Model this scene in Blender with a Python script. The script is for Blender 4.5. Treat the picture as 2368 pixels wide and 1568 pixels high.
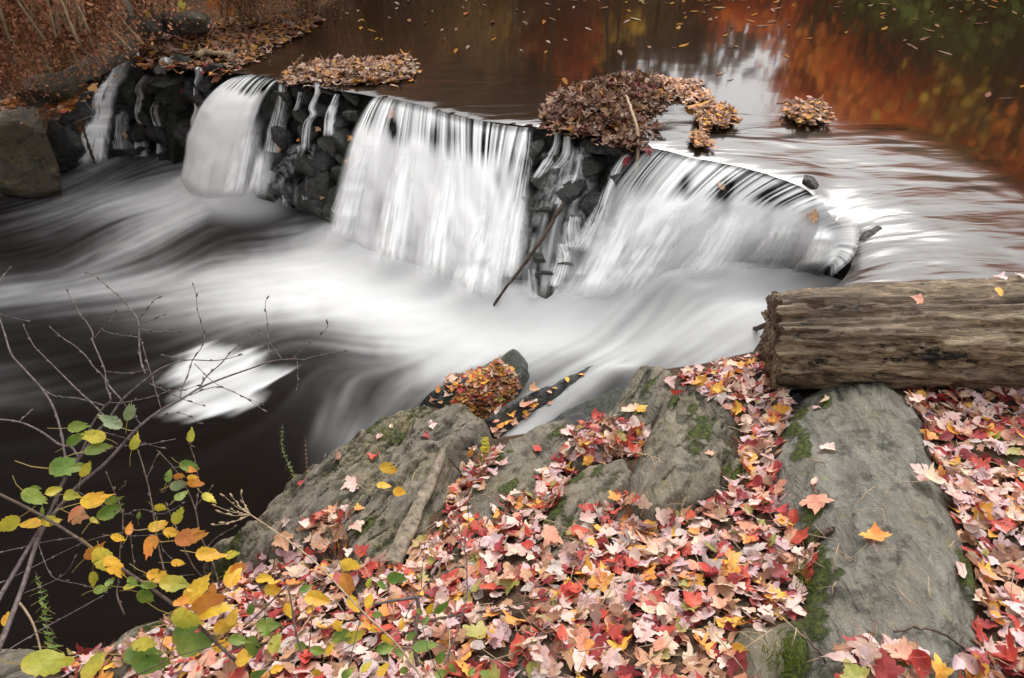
import bpy, math, random, time
import numpy as np
from mathutils import Vector, Matrix, Quaternion
for _o in list(bpy.data.objects): bpy.data.objects.remove(_o)
T0 = time.time()
SC = bpy.context.scene; COL = SC.collection
R = math.radians
# ------------------------------------------------------------------ camera
PITCH = R(37.6); CAM_H = 2.9; FPX = 1542.0; CX, CY = 1183.5, 784.0
cd = bpy.data.cameras.new('camera'); cam = bpy.data.objects.new('camera', cd); COL.objects.link(cam)
cam.location = (0, 0, CAM_H); cam.rotation_euler = (math.pi/2 - PITCH, 0, 0)
cd.sensor_width = 36; cd.lens = FPX/2367*36; cd.clip_start = 0.05; cd.clip_end = 500
SC.camera = cam
# ------------------------------------------------------------------ sky and sun (overcast)
SUN_EL, SUN_AZ = R(53), R(18)       # azimuth clockwise from +Y: ahead, behind thin cloud over the river
w = bpy.data.worlds.new('World'); SC.world = w; w.use_nodes = True
wn = w.node_tree.nodes; wl = w.node_tree.links
sky = wn.new('ShaderNodeTexSky'); sky.sky_type = 'NISHITA'; sky.sun_disc = False
sky.sun_elevation = SUN_EL; sky.sun_rotation = SUN_AZ; sky.air_density = 1.0; sky.dust_density = 6.0; sky.ozone_density = 1.0
hs = wn.new('ShaderNodeHueSaturation'); hs.inputs['Saturation'].default_value = 0.22
bg = wn['Background']; bg.inputs['Strength'].default_value = 0.15
cl = wn.new('ShaderNodeMix'); cl.data_type = 'RGBA'; cl.inputs[0].default_value = .45; cl.inputs[7].default_value = (5.8, 5.75, 5.65, 1)   # thin even cloud over the clear sky
wl.new(sky.outputs[0], hs.inputs['Color']); wl.new(hs.outputs[0], cl.inputs[6]); wl.new(cl.outputs[2], bg.inputs['Color'])
sl = bpy.data.lights.new('sun', 'SUN'); sl.energy = 0.9; sl.angle = R(35); sl.color = (1, .97, .92)
so = bpy.data.objects.new('sun', sl); COL.objects.link(so)
sdir = Vector((math.sin(SUN_AZ)*math.cos(SUN_EL), math.cos(SUN_AZ)*math.cos(SUN_EL), math.sin(SUN_EL)))
so.rotation_euler = sdir.to_track_quat('Z', 'Y').to_euler()
SC.view_settings.view_transform = 'Standard'; SC.view_settings.look = 'None'
SC.view_settings.exposure = 1.22; SC.view_settings.gamma = 1
SC.cycles.use_denoising = True; SC.cycles.max_bounces = 6; SC.cycles.transparent_max_bounces = 16
SC.cycles.glossy_bounces = 3; SC.cycles.diffuse_bounces = 3; SC.cycles.sample_clamp_indirect = 6; SC.cycles.caustics_reflective = False
# ------------------------------------------------------------------ projection helpers (D pixels: the photo at 2367x1568)
cp, sp_ = math.cos(PITCH), math.sin(PITCH)
def ray(u, v):
    a = (u-CX)/FPX; b = -(v-CY)/FPX
    return np.array([a, cp + b*sp_, -sp_ + b*cp])
def Pz(u, v, z):
    d = ray(u, v); t = (z-CAM_H)/d[2]
    return np.array([d[0]*t, d[1]*t, z])
def Pd(u, v, dep):
    d = ray(u, v); return np.array([d[0]*dep, d[1]*dep, CAM_H + d[2]*dep])
def proj(p):
    p = np.asarray(p, float); x, y, z = p[..., 0], p[..., 1], p[..., 2]-CAM_H
    dep = y*cp - z*sp_; dep = np.where(np.abs(dep) < 1e-3, 1e-3, dep)
    return CX + FPX*x/dep, CY - FPX*(y*sp_ + z*cp)/dep, dep
def ZC(ox, oy):                          # coordinates read off an enlarged crop of the photo
    return lambda x, y: ((ox + x/1.6857)*.57788, (oy + y/1.6857)*.57788)
Z4, Z7, Z8, Z9 = ZC(0, 900), ZC(0, 1783), ZC(1350, 1783), ZC(2696, 1783)
# ------------------------------------------------------------------ noise, interpolation
def _hash(ix, iy, iz, seed):
    h = (ix.astype(np.int64)*374761393 + iy.astype(np.int64)*668265263 + iz.astype(np.int64)*2147483647 + seed*1274126177) & 0xffffffff
    h = ((h ^ (h >> 13))*1274126177) & 0xffffffff
    h = ((h ^ (h >> 16))*2246822519) & 0xffffffff
    return ((h ^ (h >> 15)) & 0xffff)/65535.0*2-1
def vnoise(x, y, z=0.0, seed=0):         # value noise, -1..1
    x, y, z = np.broadcast_arrays(np.asarray(x, float), np.asarray(y, float), np.asarray(z, float))
    ix, iy, iz = np.floor(x), np.floor(y), np.floor(z)
    fx, fy, fz = x-ix, y-iy, z-iz
    fx, fy, fz = [f*f*f*(f*(f*6-15)+10) for f in (fx, fy, fz)]
    r = 0
    for dx in (0, 1):
        for dy in (0, 1):
            for dz in (0, 1):
                wgt = (fx if dx else 1-fx)*(fy if dy else 1-fy)*(fz if dz else 1-fz)
                r = r + wgt*_hash(ix+dx, iy+dy, iz+dz, seed)
    return r
def fbm(x, y, z=0.0, oct=4, seed=0, gain=.5):
    r = 0; a = 1.0; s = 0
    for k in range(oct):
        r = r + a*vnoise(np.asarray(x)*2**k+k*17.3, np.asarray(y)*2**k+k*9.1, np.asarray(z)*2**k, seed+k); s += a; a *= gain
    return r/s
def sstep(a, b, x):
    t = np.clip((x-a)/(b-a), 0, 1); return t*t*(3-2*t)
class TPS:
    def __init__(s, xy, z, reg=1e-3):
        xy = np.asarray(xy, float); n = len(xy); s.xy = xy
        K = s.U(np.linalg.norm(xy[:, None]-xy[None], axis=2)) + reg*np.eye(n)
        A = np.zeros((n+3, n+3)); A[:n, :n] = K; A[:n, n] = 1; A[:n, n+1:] = xy; A[n, :n] = 1; A[n+1:, :n] = xy.T
        s.c = np.linalg.solve(A, np.concatenate([z, np.zeros(3)]))
    @staticmethod
    def U(r): return r*r*np.log(np.maximum(r, 1e-9))
    def __call__(s, x, y):
        x, y = np.broadcast_arrays(np.asarray(x, float), np.asarray(y, float))
        q = np.stack([x.ravel(), y.ravel()], 1); out = np.empty(len(q)); n = len(s.xy)
        for i in range(0, len(q), 40000):
            b = q[i:i+40000]
            out[i:i+40000] = s.U(np.linalg.norm(b[:, None]-s.xy[None], axis=2)) @ s.c[:n] + s.c[n] + b @ s.c[n+1:]
        return out.reshape(x.shape)
def inside(poly, x, y):
    poly = np.asarray(poly); r = np.zeros(np.shape(x), bool); n = len(poly)
    for i in range(n):
        x1, y1 = poly[i][:2]; x2, y2 = poly[(i+1) % n][:2]
        c = (y1 > y) != (y2 > y)
        r ^= c & (x < (x2-x1)*(y-y1)/((y2-y1) if y2 != y1 else 1e-12)+x1)
    return r
def segdist(poly, x, y, closed=True):
    poly = np.asarray(poly); best = np.full(np.shape(x), 1e9); bx = np.zeros(np.shape(x)); by = np.zeros(np.shape(x))
    n = len(poly)
    for i in range(n if closed else n-1):
        ax, ay = poly[i][:2]; b_x, b_y = poly[(i+1) % n][:2]
        vx, vy = b_x-ax, b_y-ay; L = vx*vx+vy*vy+1e-12
        t = np.clip(((x-ax)*vx+(y-ay)*vy)/L, 0, 1)
        px, py = ax+t*vx, ay+t*vy; d = np.hypot(x-px, y-py); m = d < best
        best = np.where(m, d, best); bx = np.where(m, px, bx); by = np.where(m, py, by)
    return best, bx, by
def sdist(poly, x, y):
    d, _, _ = segdist(poly, x, y); return np.where(inside(poly, x, y), d, -d)
def resample(pts, n, smooth=True):       # smooth open polyline through pts, n points, equal arc length
    P = np.asarray(pts, float)
    if smooth and len(P) > 2:
        Q = np.vstack([2*P[0]-P[1], P, 2*P[-1]-P[-2]]); out = []
        for i in range(1, len(Q)-2):
            p0, p1, p2, p3 = Q[i-1], Q[i], Q[i+1], Q[i+2]
            for t in np.linspace(0, 1, 12, endpoint=False):
                out.append(.5*((2*p1)+(-p0+p2)*t+(2*p0-5*p1+4*p2-p3)*t*t+(-p0+3*p1-3*p2+p3)*t**3))
        out.append(P[-1]); P = np.array(out)
    L = np.concatenate([[0], np.cumsum(np.linalg.norm(np.diff(P, axis=0), axis=1))])
    s = np.linspace(0, L[-1], n)
    return np.stack([np.interp(s, L, P[:, k]) for k in range(P.shape[1])], 1)
# ------------------------------------------------------------------ mesh and object helpers
def mesh(name, V, F, mat=None, smooth=True, cols=None, attrs=None, vecs=None):
    me = bpy.data.meshes.new(name); V = np.asarray(V, np.float32)
    if isinstance(F, np.ndarray):
        k = F.shape[1]; nf = len(F)
        me.vertices.add(len(V)); me.vertices.foreach_set('co', V.ravel())
        me.loops.add(nf*k); me.loops.foreach_set('vertex_index', F.astype(np.int32).ravel())
        me.polygons.add(nf); me.polygons.foreach_set('loop_start', np.arange(0, nf*k, k, dtype=np.int32))
        me.polygons.foreach_set('loop_total', np.full(nf, k, np.int32)); me.update(calc_edges=True)
    else:
        me.from_pydata(V.tolist(), [], F); me.update()
    me.polygons.foreach_set('use_smooth', np.full(len(me.polygons), smooth))
    if cols is not None:
        a = me.attributes.new('Col', 'FLOAT_COLOR', 'POINT'); c = np.ones((len(V), 4), np.float32); c[:, :3] = cols
        a.data.foreach_set('color', c.ravel())
    for k_, v_ in (attrs or {}).items():
        a = me.attributes.new(k_, 'FLOAT', 'POINT'); a.data.foreach_set('value', np.asarray(v_, np.float32).ravel())
    for k_, v_ in (vecs or {}).items():
        a = me.attributes.new(k_, 'FLOAT_VECTOR', 'POINT'); a.data.foreach_set('vector', np.asarray(v_, np.float32).ravel())
    if mat: me.materials.append(mat)
    return me
def link(name, me, parent=None, label=None, cat=None, group=None, kind=None):
    o = bpy.data.objects.new(name, me); COL.objects.link(o)
    if parent: o.parent = parent
    tag(o, label, cat, group, kind); return o
def tag(o, label=None, cat=None, group=None, kind=None):
    for k, v in (('label', label), ('category', cat), ('group', group), ('kind', kind)):
        if v: o[k] = v
    return o
def centred(V):                          # origin of a thing at its lowest middle point
    V = np.asarray(V, float); c = np.array([V[:, 0].mean(), V[:, 1].mean(), V[:, 2].min()]); return V-c, c
def thing(name, V, F, mat, label, cat, group=None, kind=None, **kw):
    V, c = centred(V); o = link(name, mesh(name, V, F, mat, **kw), None, label, cat, group, kind); o.location = c; return o
def grid_faces(n, m):                    # n rows x m columns of vertices
    i = np.arange(n*m).reshape(n, m)
    return np.stack([i[:-1, :-1], i[:-1, 1:], i[1:, 1:], i[1:, :-1]], -1).reshape(-1, 4)
def tube(pts, radii, sides=6):
    P = np.asarray(pts, float); n = len(P); V = []; up = np.array([.13, .2, .97])
    for i in range(n):
        t = P[min(i+1, n-1)]-P[max(i-1, 0)]; t = t/(np.linalg.norm(t)+1e-9)
        a = np.cross(t, up); a = a/(np.linalg.norm(a)+1e-9); b = np.cross(t, a)
        for k in range(sides):
            an = 2*math.pi*k/sides; V.append(P[i]+radii[i]*(math.cos(an)*a+math.sin(an)*b))
    F = [(i*sides+k, i*sides+(k+1) % sides, (i+1)*sides+(k+1) % sides, (i+1)*sides+k) for i in range(n-1) for k in range(sides)]
    F.append(tuple(range(sides))[::-1]); F.append(tuple((n-1)*sides+k for k in range(sides)))
    return np.array(V), F
def join(parts):                         # [(V, F, col)] -> one
    V = []; F = []; C = []; n = 0
    for v, f, c in parts:
        V.append(v); F += [tuple(i+n for i in q) for q in f]; C.append(np.broadcast_to(c, (len(v), 3))); n += len(v)
    return np.vstack(V), F, np.vstack(C)
# ------------------------------------------------------------------ node helper
class NB:
    def __init__(s, name):
        s.m = bpy.data.materials.new(name); s.m.use_nodes = True; s.t = s.m.node_tree; s.n = s.t.nodes; s.n.clear()
        s.out = s.n.new('ShaderNodeOutputMaterial')
    def N(s, typ, ins=None, **props):
        nd = s.n.new('ShaderNode'+typ)
        for k, v in props.items(): setattr(nd, k, v)
        for k, v in (ins or {}).items():
            i = nd.inputs[k]
            if hasattr(v, 'links') or isinstance(v, bpy.types.NodeSocket): s.t.links.new(v, i)
            elif isinstance(v, bpy.types.Node): s.t.links.new(v.outputs[0], i)
            else: i.default_value = v
        return nd
    def attr(s, name, out='Fac'): return s.N('Attribute', attribute_name=name).outputs[out]
    def math(s, op, a, b=0.0, c=None, clamp=False):
        ins = {0: a, 1: b}
        if c is not None: ins[2] = c
        return s.N('Math', ins, operation=op, use_clamp=clamp).outputs[0]
    def ramp(s, fac, stops, interp='LINEAR'):
        nd = s.N('ValToRGB', {0: fac}); e = nd.color_ramp.elements; nd.color_ramp.interpolation = interp
        while len(e) < len(stops): e.new(.5)
        for el, (p, c) in zip(e, stops):
            el.position = p; el.color = (c, c, c, 1) if not hasattr(c, '__len__') else (*c, 1)
        return nd.outputs[0]
    def mix(s, fac, a, b, blend='MIX'):
        nd = s.N('Mix', data_type='RGBA', blend_type=blend)
        for i, v in ((0, fac), (6, a), (7, b)):
            if isinstance(v, bpy.types.NodeSocket): s.t.links.new(v, nd.inputs[i])
            elif i and len(v) == 3: nd.inputs[i].default_value = (*v, 1)
            else: nd.inputs[i].default_value = v
        return nd.outputs[2]
    def noise(s, vec, scale, detail=4, rough=.55, dist=0, out=0):
        return s.N('TexNoise', {'Vector': vec, 'Scale': scale, 'Detail': detail, 'Roughness': rough, 'Distortion': dist}).outputs[out]
    def map(s, vec, scale=(1, 1, 1), rot=(0, 0, 0)):
        return s.N('Mapping', {'Vector': vec, 'Scale': scale, 'Rotation': rot}).outputs[0]
    def pos(s): return s.N('NewGeometry').outputs['Position']
    def obj(s): return s.N('TexCoord').outputs['Object']
    def bump(s, h, strength, dist, normal=None):
        ins = {'Height': h, 'Strength': strength, 'Distance': dist}
        if normal is not None: ins['Normal'] = normal
        return s.N('Bump', ins).outputs[0]
    def done(s, sh):
        s.t.links.new(sh if isinstance(sh, bpy.types.NodeSocket) else sh.outputs[0], s.out.inputs[0]); return s.m
    def bsdf(s, color, rough=.6, normal=None, spec=.5, **kw):
        ins = {'Base Color': color if isinstance(color, bpy.types.NodeSocket) else (*color, 1), 'Roughness': rough, 'Specular IOR Level': spec}
        if normal is not None: ins['Normal'] = normal
        ins.update(kw); return s.N('BsdfPrincipled', ins).outputs[0]
# ================================================================== materials
STRIKE = -math.atan2(.5, 1)
def mat_rock(name, base, wet=0.0, stain=(.17, .14, .07), scale=1.0, foliate=True, light=(.36, .34, .31), wob=None):
    b = NB(name); p = b.obj() if wob else b.pos()
    q = b.map(p, (7*scale, 1.1*scale, 7*scale) if foliate else (3*scale,)*3, (0, 0, STRIKE if foliate else 0))
    n1 = b.noise(p, 2.3*scale, 6, .6); n2 = b.noise(q, 2.0, 8, .65, .6); n3 = b.noise(p, 60*scale, 3, .7); n4 = b.noise(p, 9*scale, 5, .65)
    c = b.mix(b.ramp(n2, [(.28, 0.), (.72, 1.)]), tuple(k*.5 for k in base), tuple(k*1.45 for k in base))
    c = b.mix(b.ramp(n1, [(.45, 0.), (.72, .65)]), c, stain)
    c = b.mix(b.ramp(n3, [(.6, 0.), (.72, .7)]), c, light)
    c = b.mix(b.ramp(n4, [(.55, 0.), (.63, .7)]), c, tuple(k*.25 for k in base))
    c = b.mix(b.math('MULTIPLY', b.attr('crack'), .85), c, tuple(k*.16 for k in base))           # dark lichen above; here a darker colour along the cracks
    n5 = b.noise(p, 16*scale, 4, .6)
    c = b.mix(b.ramp(n5, [(.62, 0.), (.72, .45)]), c, (.26, .21, .06))                      # ochre lichen
    m = b.attr('moss'); mn = b.noise(p, 30, 5, .7)
    mf = b.ramp(b.math('ADD', m, b.math('MULTIPLY', b.math('SUBTRACT', mn, .5), 1.3)), [(.42, 0.), (.6, 1.)])
    mc = b.mix(b.ramp(b.noise(p, 55, 3), [(.35, 0.), (.65, 1.)]), (.018, .026, .005), (.085, .10, .015))
    c = b.mix(mf, c, mc)
    h = b.math('ADD', b.math('MULTIPLY', n2, 1.3), b.math('MULTIPLY', n3, .2))
    h = b.math('ADD', h, b.math('MULTIPLY', n4, .35))
    nrm = b.bump(h, 1.0, .05/scale)
    nrm = b.bump(b.math('MULTIPLY', b.noise(p, 110, 3, .8), mf), .9, .012, nrm)
    return b.done(b.bsdf(c, .82-.5*wet, nrm, .3+.4*wet))
M_ROCK = mat_rock('grey_schist', (.148, .130, .098), light=(.30, .28, .25))
M_ROCKB = mat_rock('boulder_stone', (.158, .148, .122), stain=(.13, .115, .07), light=(.27, .26, .24))
M_LROCK = mat_rock('brown_boulder_stone', (.085, .072, .052), stain=(.075, .052, .028), scale=.7, light=(.14, .12, .10))
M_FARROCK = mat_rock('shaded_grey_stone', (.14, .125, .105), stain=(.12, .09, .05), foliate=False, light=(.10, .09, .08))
def mat_wet():
    b = NB('wet_black_stone'); p = b.pos()
    n = b.noise(p, 14, 6, .65); n3 = b.noise(p, 70, 3, .7); n2 = b.noise(p, 3, 3)
    c = b.mix(b.ramp(n, [(.35, 0.), (.7, 1.)]), (.008, .008, .008), (.05, .05, .046))
    c = b.mix(b.math('MULTIPLY', b.ramp(n2, [(.5, 0.), (.62, .8)]), 1.0), c, (.016, .021, .007))
    h = b.math('ADD', n, b.math('MULTIPLY', n3, .3))
    return b.done(b.bsdf(c, .24, b.bump(h, 1.0, .04), .5))
M_WET = mat_wet()
def mat_soil():
    b = NB('leafy_soil'); p = b.pos(); n = b.noise(p, 18, 6, .7); n2 = b.noise(p, 60, 4, .7)
    c = b.mix(b.ramp(n, [(.35, 0.), (.65, 1.)]), (.018, .012, .008), (.075, .045, .026))
    c = b.mix(b.ramp(n2, [(.58, 0.), (.66, .7)]), c, (.17, .09, .045))
    return b.done(b.bsdf(c, .9, b.bump(n2, .8, .02), .2))
M_SOIL = mat_soil()
def mat_bank():
    b = NB('leaf_strewn_hillside'); p = b.pos(); n = b.noise(p, 2.2, 6, .7); n2 = b.noise(p, 22, 4, .8)
    c = b.mix(b.ramp(n, [(.35, 0.), (.65, 1.)]), (.03, .02, .012), (.10, .05, .022))
    c = b.mix(b.ramp(n2, [(.52, 0.), (.62, .8)]), c, (.22, .09, .035))
    return b.done(b.bsdf(c, .9, b.bump(n2, .8, .05), .2))
M_BANK = mat_bank()
def mat_leaf(name='leaf_skin', transl=.25, rough=.5, spec=.35):
    b = NB(name); col = b.attr('Col', 'Color'); lc = b.attr('lc', 'Vector')
    veins = None
    for a in (90, 42, 138, 5, 175):
        dx, dy = math.cos(R(a)), math.sin(R(a))
        al = b.N('VectorMath', {0: lc, 1: (dx, dy, 0)}, operation='DOT_PRODUCT').outputs['Value']
        ac = b.N('VectorMath', {0: lc, 1: (-dy, dx, 0)}, operation='DOT_PRODUCT').outputs['Value']
        wv = b.math('MULTIPLY', b.math('LESS_THAN', b.math('ABSOLUTE', ac), .022), b.math('GREATER_THAN', al, 0.))
        veins = wv if veins is None else b.math('MAXIMUM', veins, wv)
    nz = b.noise(b.pos(), 70, 4, .7); nb = b.noise(b.pos(), 26, 4, .7)
    c = b.mix(b.ramp(nz, [(.3, 0.), (.7, 1.)]), b.mix(1.0, col, (.78, .74, .72), 'MULTIPLY'), b.mix(1.0, col, (1.16, 1.14, 1.1), 'MULTIPLY'))
    c = b.mix(b.ramp(nb, [(.66, 0.), (.74, .55)]), c, (.13, .05, .025))
    c = b.mix(b.math('MULTIPLY', veins, .35), c, b.mix(1.0, col, (1.3, 1.15, 1.0), 'MULTIPLY'))
    nrm = b.bump(b.math('ADD', nz, b.math('MULTIPLY', veins, -.4)), .35, .004)
    pr = b.bsdf(c, rough, nrm, spec)
    tr = b.N('BsdfTranslucent', {'Color': c})
    return b.done(b.N('MixShader', {0: transl, 1: pr, 2: tr.outputs[0]}))
M_LEAF = mat_leaf(); M_WETLEAF = mat_leaf('wet_leaf_skin', .15, .62, .2); M_DRIFT = mat_leaf('drifting_leaf_skin', .1, .8, .03)
def mat_bark(name, a, c2, sc=60):
    b = NB(name); p = b.obj(); n = b.noise(b.map(p, (1, 1, .35)), sc, 5, .7)
    c = b.mix(b.ramp(n, [(.35, 0.), (.68, 1.)]), a, c2)
    return b.done(b.bsdf(c, .75, b.bump(n, .7, .006), .3))
M_TWIG = mat_bark('grey_purple_twig', (.04, .03, .03), (.16, .125, .12))
M_BROWN = mat_bark('brown_twig', (.035, .022, .016), (.12, .08, .06))
M_TAN = mat_bark('dry_tan_stem', (.17, .12, .07), (.40, .30, .19))
M_TRUNK = mat_bark('dark_trunk_bark', (.02, .016, .012), (.075, .06, .05), 9)
M_STICK = mat_bark('wet_stick', (.015, .011, .009), (.09, .055, .035), 30)
def mat_vcol(name, rough=.8, transl=.68):
    b = NB(name); col = b.attr('Col', 'Color'); pr = b.bsdf(col, rough, None, .2)
    return b.done(b.N('MixShader', {0: transl, 1: pr, 2: b.N('BsdfTranslucent', {'Color': col}).outputs[0]}))
M_FOL = mat_vcol('foliage')
def mat_foam():                          # falling white water: coverage per vertex
    b = NB('white_water'); a = b.attr('cov'); sh = b.attr('tone')
    c = b.mix(sh, (.76, .76, .76), (.94, .945, .945))
    up = b.N('VectorMath', {0: b.N('NewGeometry').outputs['Normal'], 1: (0, -.15, 1.5)}, operation='ADD').outputs[0]   # aerated water scatters light from all round
    up = b.N('VectorMath', {0: up}, operation='NORMALIZE').outputs[0]
    df = b.N('BsdfDiffuse', {'Color': c, 'Roughness': .6, 'Normal': up}); tl = b.N('BsdfTranslucent', {'Color': c})
    m = b.N('MixShader', {0: .22, 1: df.outputs[0], 2: tl.outputs[0]})
    gl = b.N('BsdfGlossy', {'Color': (1, 1, 1, 1), 'Roughness': .25})
    m = b.N('MixShader', {0: .03, 1: m.outputs[0], 2: gl.outputs[0]})
    return b.done(b.N('MixShader', {0: a, 1: b.N('BsdfTransparent').outputs[0], 2: m.outputs[0]}))
M_FOAM = mat_foam()
def fres(b, ior, nrm=None, lo=0.0):
    ins = {'IOR': ior}
    if nrm is not None: ins['Normal'] = nrm
    return b.N('Fresnel', ins).outputs[0]
def mat_pool():                          # plunge pool: dark glossy water with foam by vertex value
    b = NB('plunge_pool_water'); f = b.attr('foam'); p = b.pos()
    n = b.noise(b.map(p, (1.2, 3.5, 1), (0, 0, .25)), 3.0, 4, .5)
    nrm = b.bump(n, .25, .03)
    df = b.N('BsdfDiffuse', {'Color': (.006, .0042, .0035, 1)}); gl = b.N('BsdfGlossy', {'Color': (1, 1, 1, 1), 'Roughness': .22, 'Normal': nrm})
    wtr = b.N('MixShader', {0: b.math('MULTIPLY', fres(b, 1.33, nrm), .05), 1: df.outputs[0], 2: gl.outputs[0]})
    wd = b.N('BsdfDiffuse', {'Color': (.58, .585, .585, 1), 'Roughness': .7})
    return b.done(b.N('MixShader', {0: f, 1: wtr.outputs[0], 2: wd.outputs[0]}))
M_POOL = mat_pool()
def mat_river():                         # still brown water above the weir, mirror at a low angle
    b = NB('still_brown_water'); p = b.pos(); rip = b.attr('rip')
    n1 = b.noise(b.map(p, (.8, 2.4, 1), (0, 0, -.5)), 2.0, 1.5, .4, .8)
    n2 = b.noise(b.map(p, (1.2, 4.5, 1), (0, 0, -.35)), 4.0, 1, .4, .5)
    n3 = b.noise(p, 1.1, 3, .5)
    h = b.math('ADD', b.math('MULTIPLY', b.math('ADD', n1, b.math('MULTIPLY', n2, .16)), rip), b.math('MULTIPLY', n3, .06))
    nrm = b.bump(h, 1.0, .020)
    df = b.N('BsdfDiffuse', {'Color': (.016, .009, .005, 1)})
    gl = b.N('BsdfGlossy', {'Color': (1, 1, 1, 1), 'Roughness': b.math('MULTIPLY_ADD', rip, .12, .06), 'Normal': nrm})
    return b.done(b.N('MixShader', {0: b.math('MULTIPLY_ADD', fres(b, 2.2, nrm), 1.0, -.075, clamp=True), 1: df.outputs[0], 2: gl.outputs[0]}))
M_RIVER = mat_river()
# ================================================================== leaves
def outline(kind):
    if kind == 'maple':
        half = [(0, -.02), (.13, -.10), (.30, -.08), (.42, .00), (.38, .09), (.44, .16), (.58, .20), (.68, .36), (.56, .39), (.48, .45), (.33, .41), (.35, .53), (.28, .63), (.20, .63), (.12, .80), (0, .97)]
    elif kind == 'oak':
        half = [(0, -.1), (.05, .05), (.20, .0), (.42, -.08), (.40, .08), (.24, .18), (.12, .24), (.30, .34), (.55, .36), (.58, .46), (.34, .46), (.12, .48), (.22, .62), (.38, .74), (.26, .76), (.10, .72), (.05, .86), (0, 1.0)]
    elif kind == 'birch':
        half = [(0, -.02), (.14, .0), (.20, .03), (.27, .10), (.31, .12), (.34, .22), (.38, .25), (.37, .36), (.39, .41), (.34, .52), (.33, .58), (.26, .68), (.24, .74), (.15, .83), (.12, .87), (.05, .94), (0, 1.02)]
    elif kind == 'lance':
        half = [(0, 0), (.07, .08), (.12, .25), (.13, .42), (.10, .62), (.06, .82), (0, 1.0)]
    else:
        half = [(0, 0), (.16, .03), (.29, .15), (.35, .32), (.34, .5), (.27, .7), (.15, .86), (0, 1.0)]
    return np.array(half + [(-x, y) for x, y in half[-2:0:-1]])*([.74, 1.0] if kind == 'birch' else 1.0)
OUT = {k: outline(k) for k in ('maple', 'oak', 'birch', 'lance', 'oval')}
def leaf_geo(kind, rng, curl=.25, hi=True, stem=True, ragged=0.06):
    O = OUT[kind].copy(); n = len(O)
    O *= 1 + ragged*np.array([rng.gauss(0, 1) for _ in range(n)])[:, None]
    c0 = np.array([0, .22 if kind in ('maple',) else .42])
    if hi:
        rings = [O, c0*.45+O*.55]; P = np.vstack(rings+[c0[None]])
        F = [(i, (i+1) % n, n+(i+1) % n, n+i) for i in range(n)] + [(n+i, n+(i+1) % n, 2*n) for i in range(n)]
    else:
        P = np.vstack([O, c0[None]]); F = [(i, (i+1) % n, n) for i in range(n)]
    lc = np.zeros((len(P), 3)); lc[:, :2] = P
    x, y = P[:, 0], P[:, 1]-.35
    ax = rng.uniform(0, math.pi); k1 = rng.gauss(0, 1)*curl*1.3; k2 = rng.gauss(0, 1)*curl; k3 = abs(rng.gauss(0, 1))*curl*1.4
    s = x*math.cos(ax)+y*math.sin(ax)
    z = k1*s*s*1.2 + k2*x*x*1.5 + k3*np.abs(x)*.6 + .07*curl*4*np.sin(x*9+y*7+rng.uniform(0, 6))*np.hypot(x, y)
    V = np.stack([x, y, z], 1)
    if stem:
        L = rng.uniform(.5, .9); b0 = len(V); q = rng.uniform(-.3, .3); wd = .014
        y0 = P[0, 1]-.35; st = []
        for t in (0, .5, 1.):
            cx = q*t*t; yy = y0-L*t; st += [(cx-wd, yy, z[0]+.1*t), (cx+wd, yy, z[0]+.1*t)]
        V = np.vstack([V, np.array(st)]); F = F+[(b0, b0+1, b0+3, b0+2), (b0+2, b0+3, b0+5, b0+4)]
        lc = np.vstack([lc, np.tile([[.3, -.6, 0]], (6, 1))])
    return V, F, lc
PAL = {  # name: (base, second, weight)
    'pale pink': ((.62, .40, .38), (.68, .52, .46), 26), 'mauve pink': ((.52, .35, .39), (.62, .46, .47), 15), 'cream': ((.68, .54, .40), (.58, .40, .34), 12),
    'tan brown': ((.40, .22, .13), (.48, .29, .17), 7), 'salmon': ((.62, .27, .18), (.62, .36, .26), 11), 'orange': ((.68, .25, .07), (.68, .36, .07), 6),
    'red': ((.44, .05, .04), (.52, .10, .06), 13), 'crimson': ((.24, .03, .035), (.38, .06, .06), 11), 'dark brown': ((.15, .07, .045), (.24, .11, .06), 7), 'yellow': ((.72, .42, .06), (.74, .34, .06), 4), 'olive green': ((.26, .27, .06), (.36, .32, .12), 2), 'greyish': ((.42, .36, .34), (.5, .43, .4), 5)}
PALN = list(PAL); PALW = [PAL[k][2] for k in PALN]
BROWN = ['tan brown', 'dark brown', 'salmon', 'orange', 'cream', 'crimson', 'yellow']; BROWNW = [30, 22, 10, 9, 9, 6, 4]
def leaf_cols(name, lc, rng, dim=1.0):
    a, b2 = np.array(PAL[name][0]), np.array(PAL[name][1]); j = 1+rng.gauss(0, .1)
    ph = rng.uniform(0, 6.28); s = .5+.5*np.sin((lc[:, 0]*math.cos(ph)+lc[:, 1]*math.sin(ph))*4+rng.uniform(0, 6))
    c = a+(b2-a)*s[:, None]
    c = c*j*.9
    if 'live' in name:                   # browned, insect bitten margins
        r_ = np.hypot(lc[:, 0]*1.2, lc[:, 1]-.45); f = np.clip((r_-.33)*2.2, 0, 1)*np.clip(.25+1.1*vnoise(lc[:, 0]*5+ph*9, lc[:, 1]*5, ph), 0, .85); c = c*(1-f[:, None])+np.array([.33, .15, .045])*f[:, None]
    c[np.abs(lc[:, 1]+.6) < 1e-6] = np.array([.35, .10, .07]) if 'live' not in name else np.array([.28, .22, .06])
    return np.clip(c*dim, .005, .85)
def frame(nrm, ang):
    n = np.asarray(nrm, float); n = n/np.linalg.norm(n)
    t = np.cross(n, [0.3, .95, .1]); t /= np.linalg.norm(t); s = np.cross(n, t)
    a = math.cos(ang)*t+math.sin(ang)*s; b = np.cross(n, a)
    return np.stack([a, b, n], 1)
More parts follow.
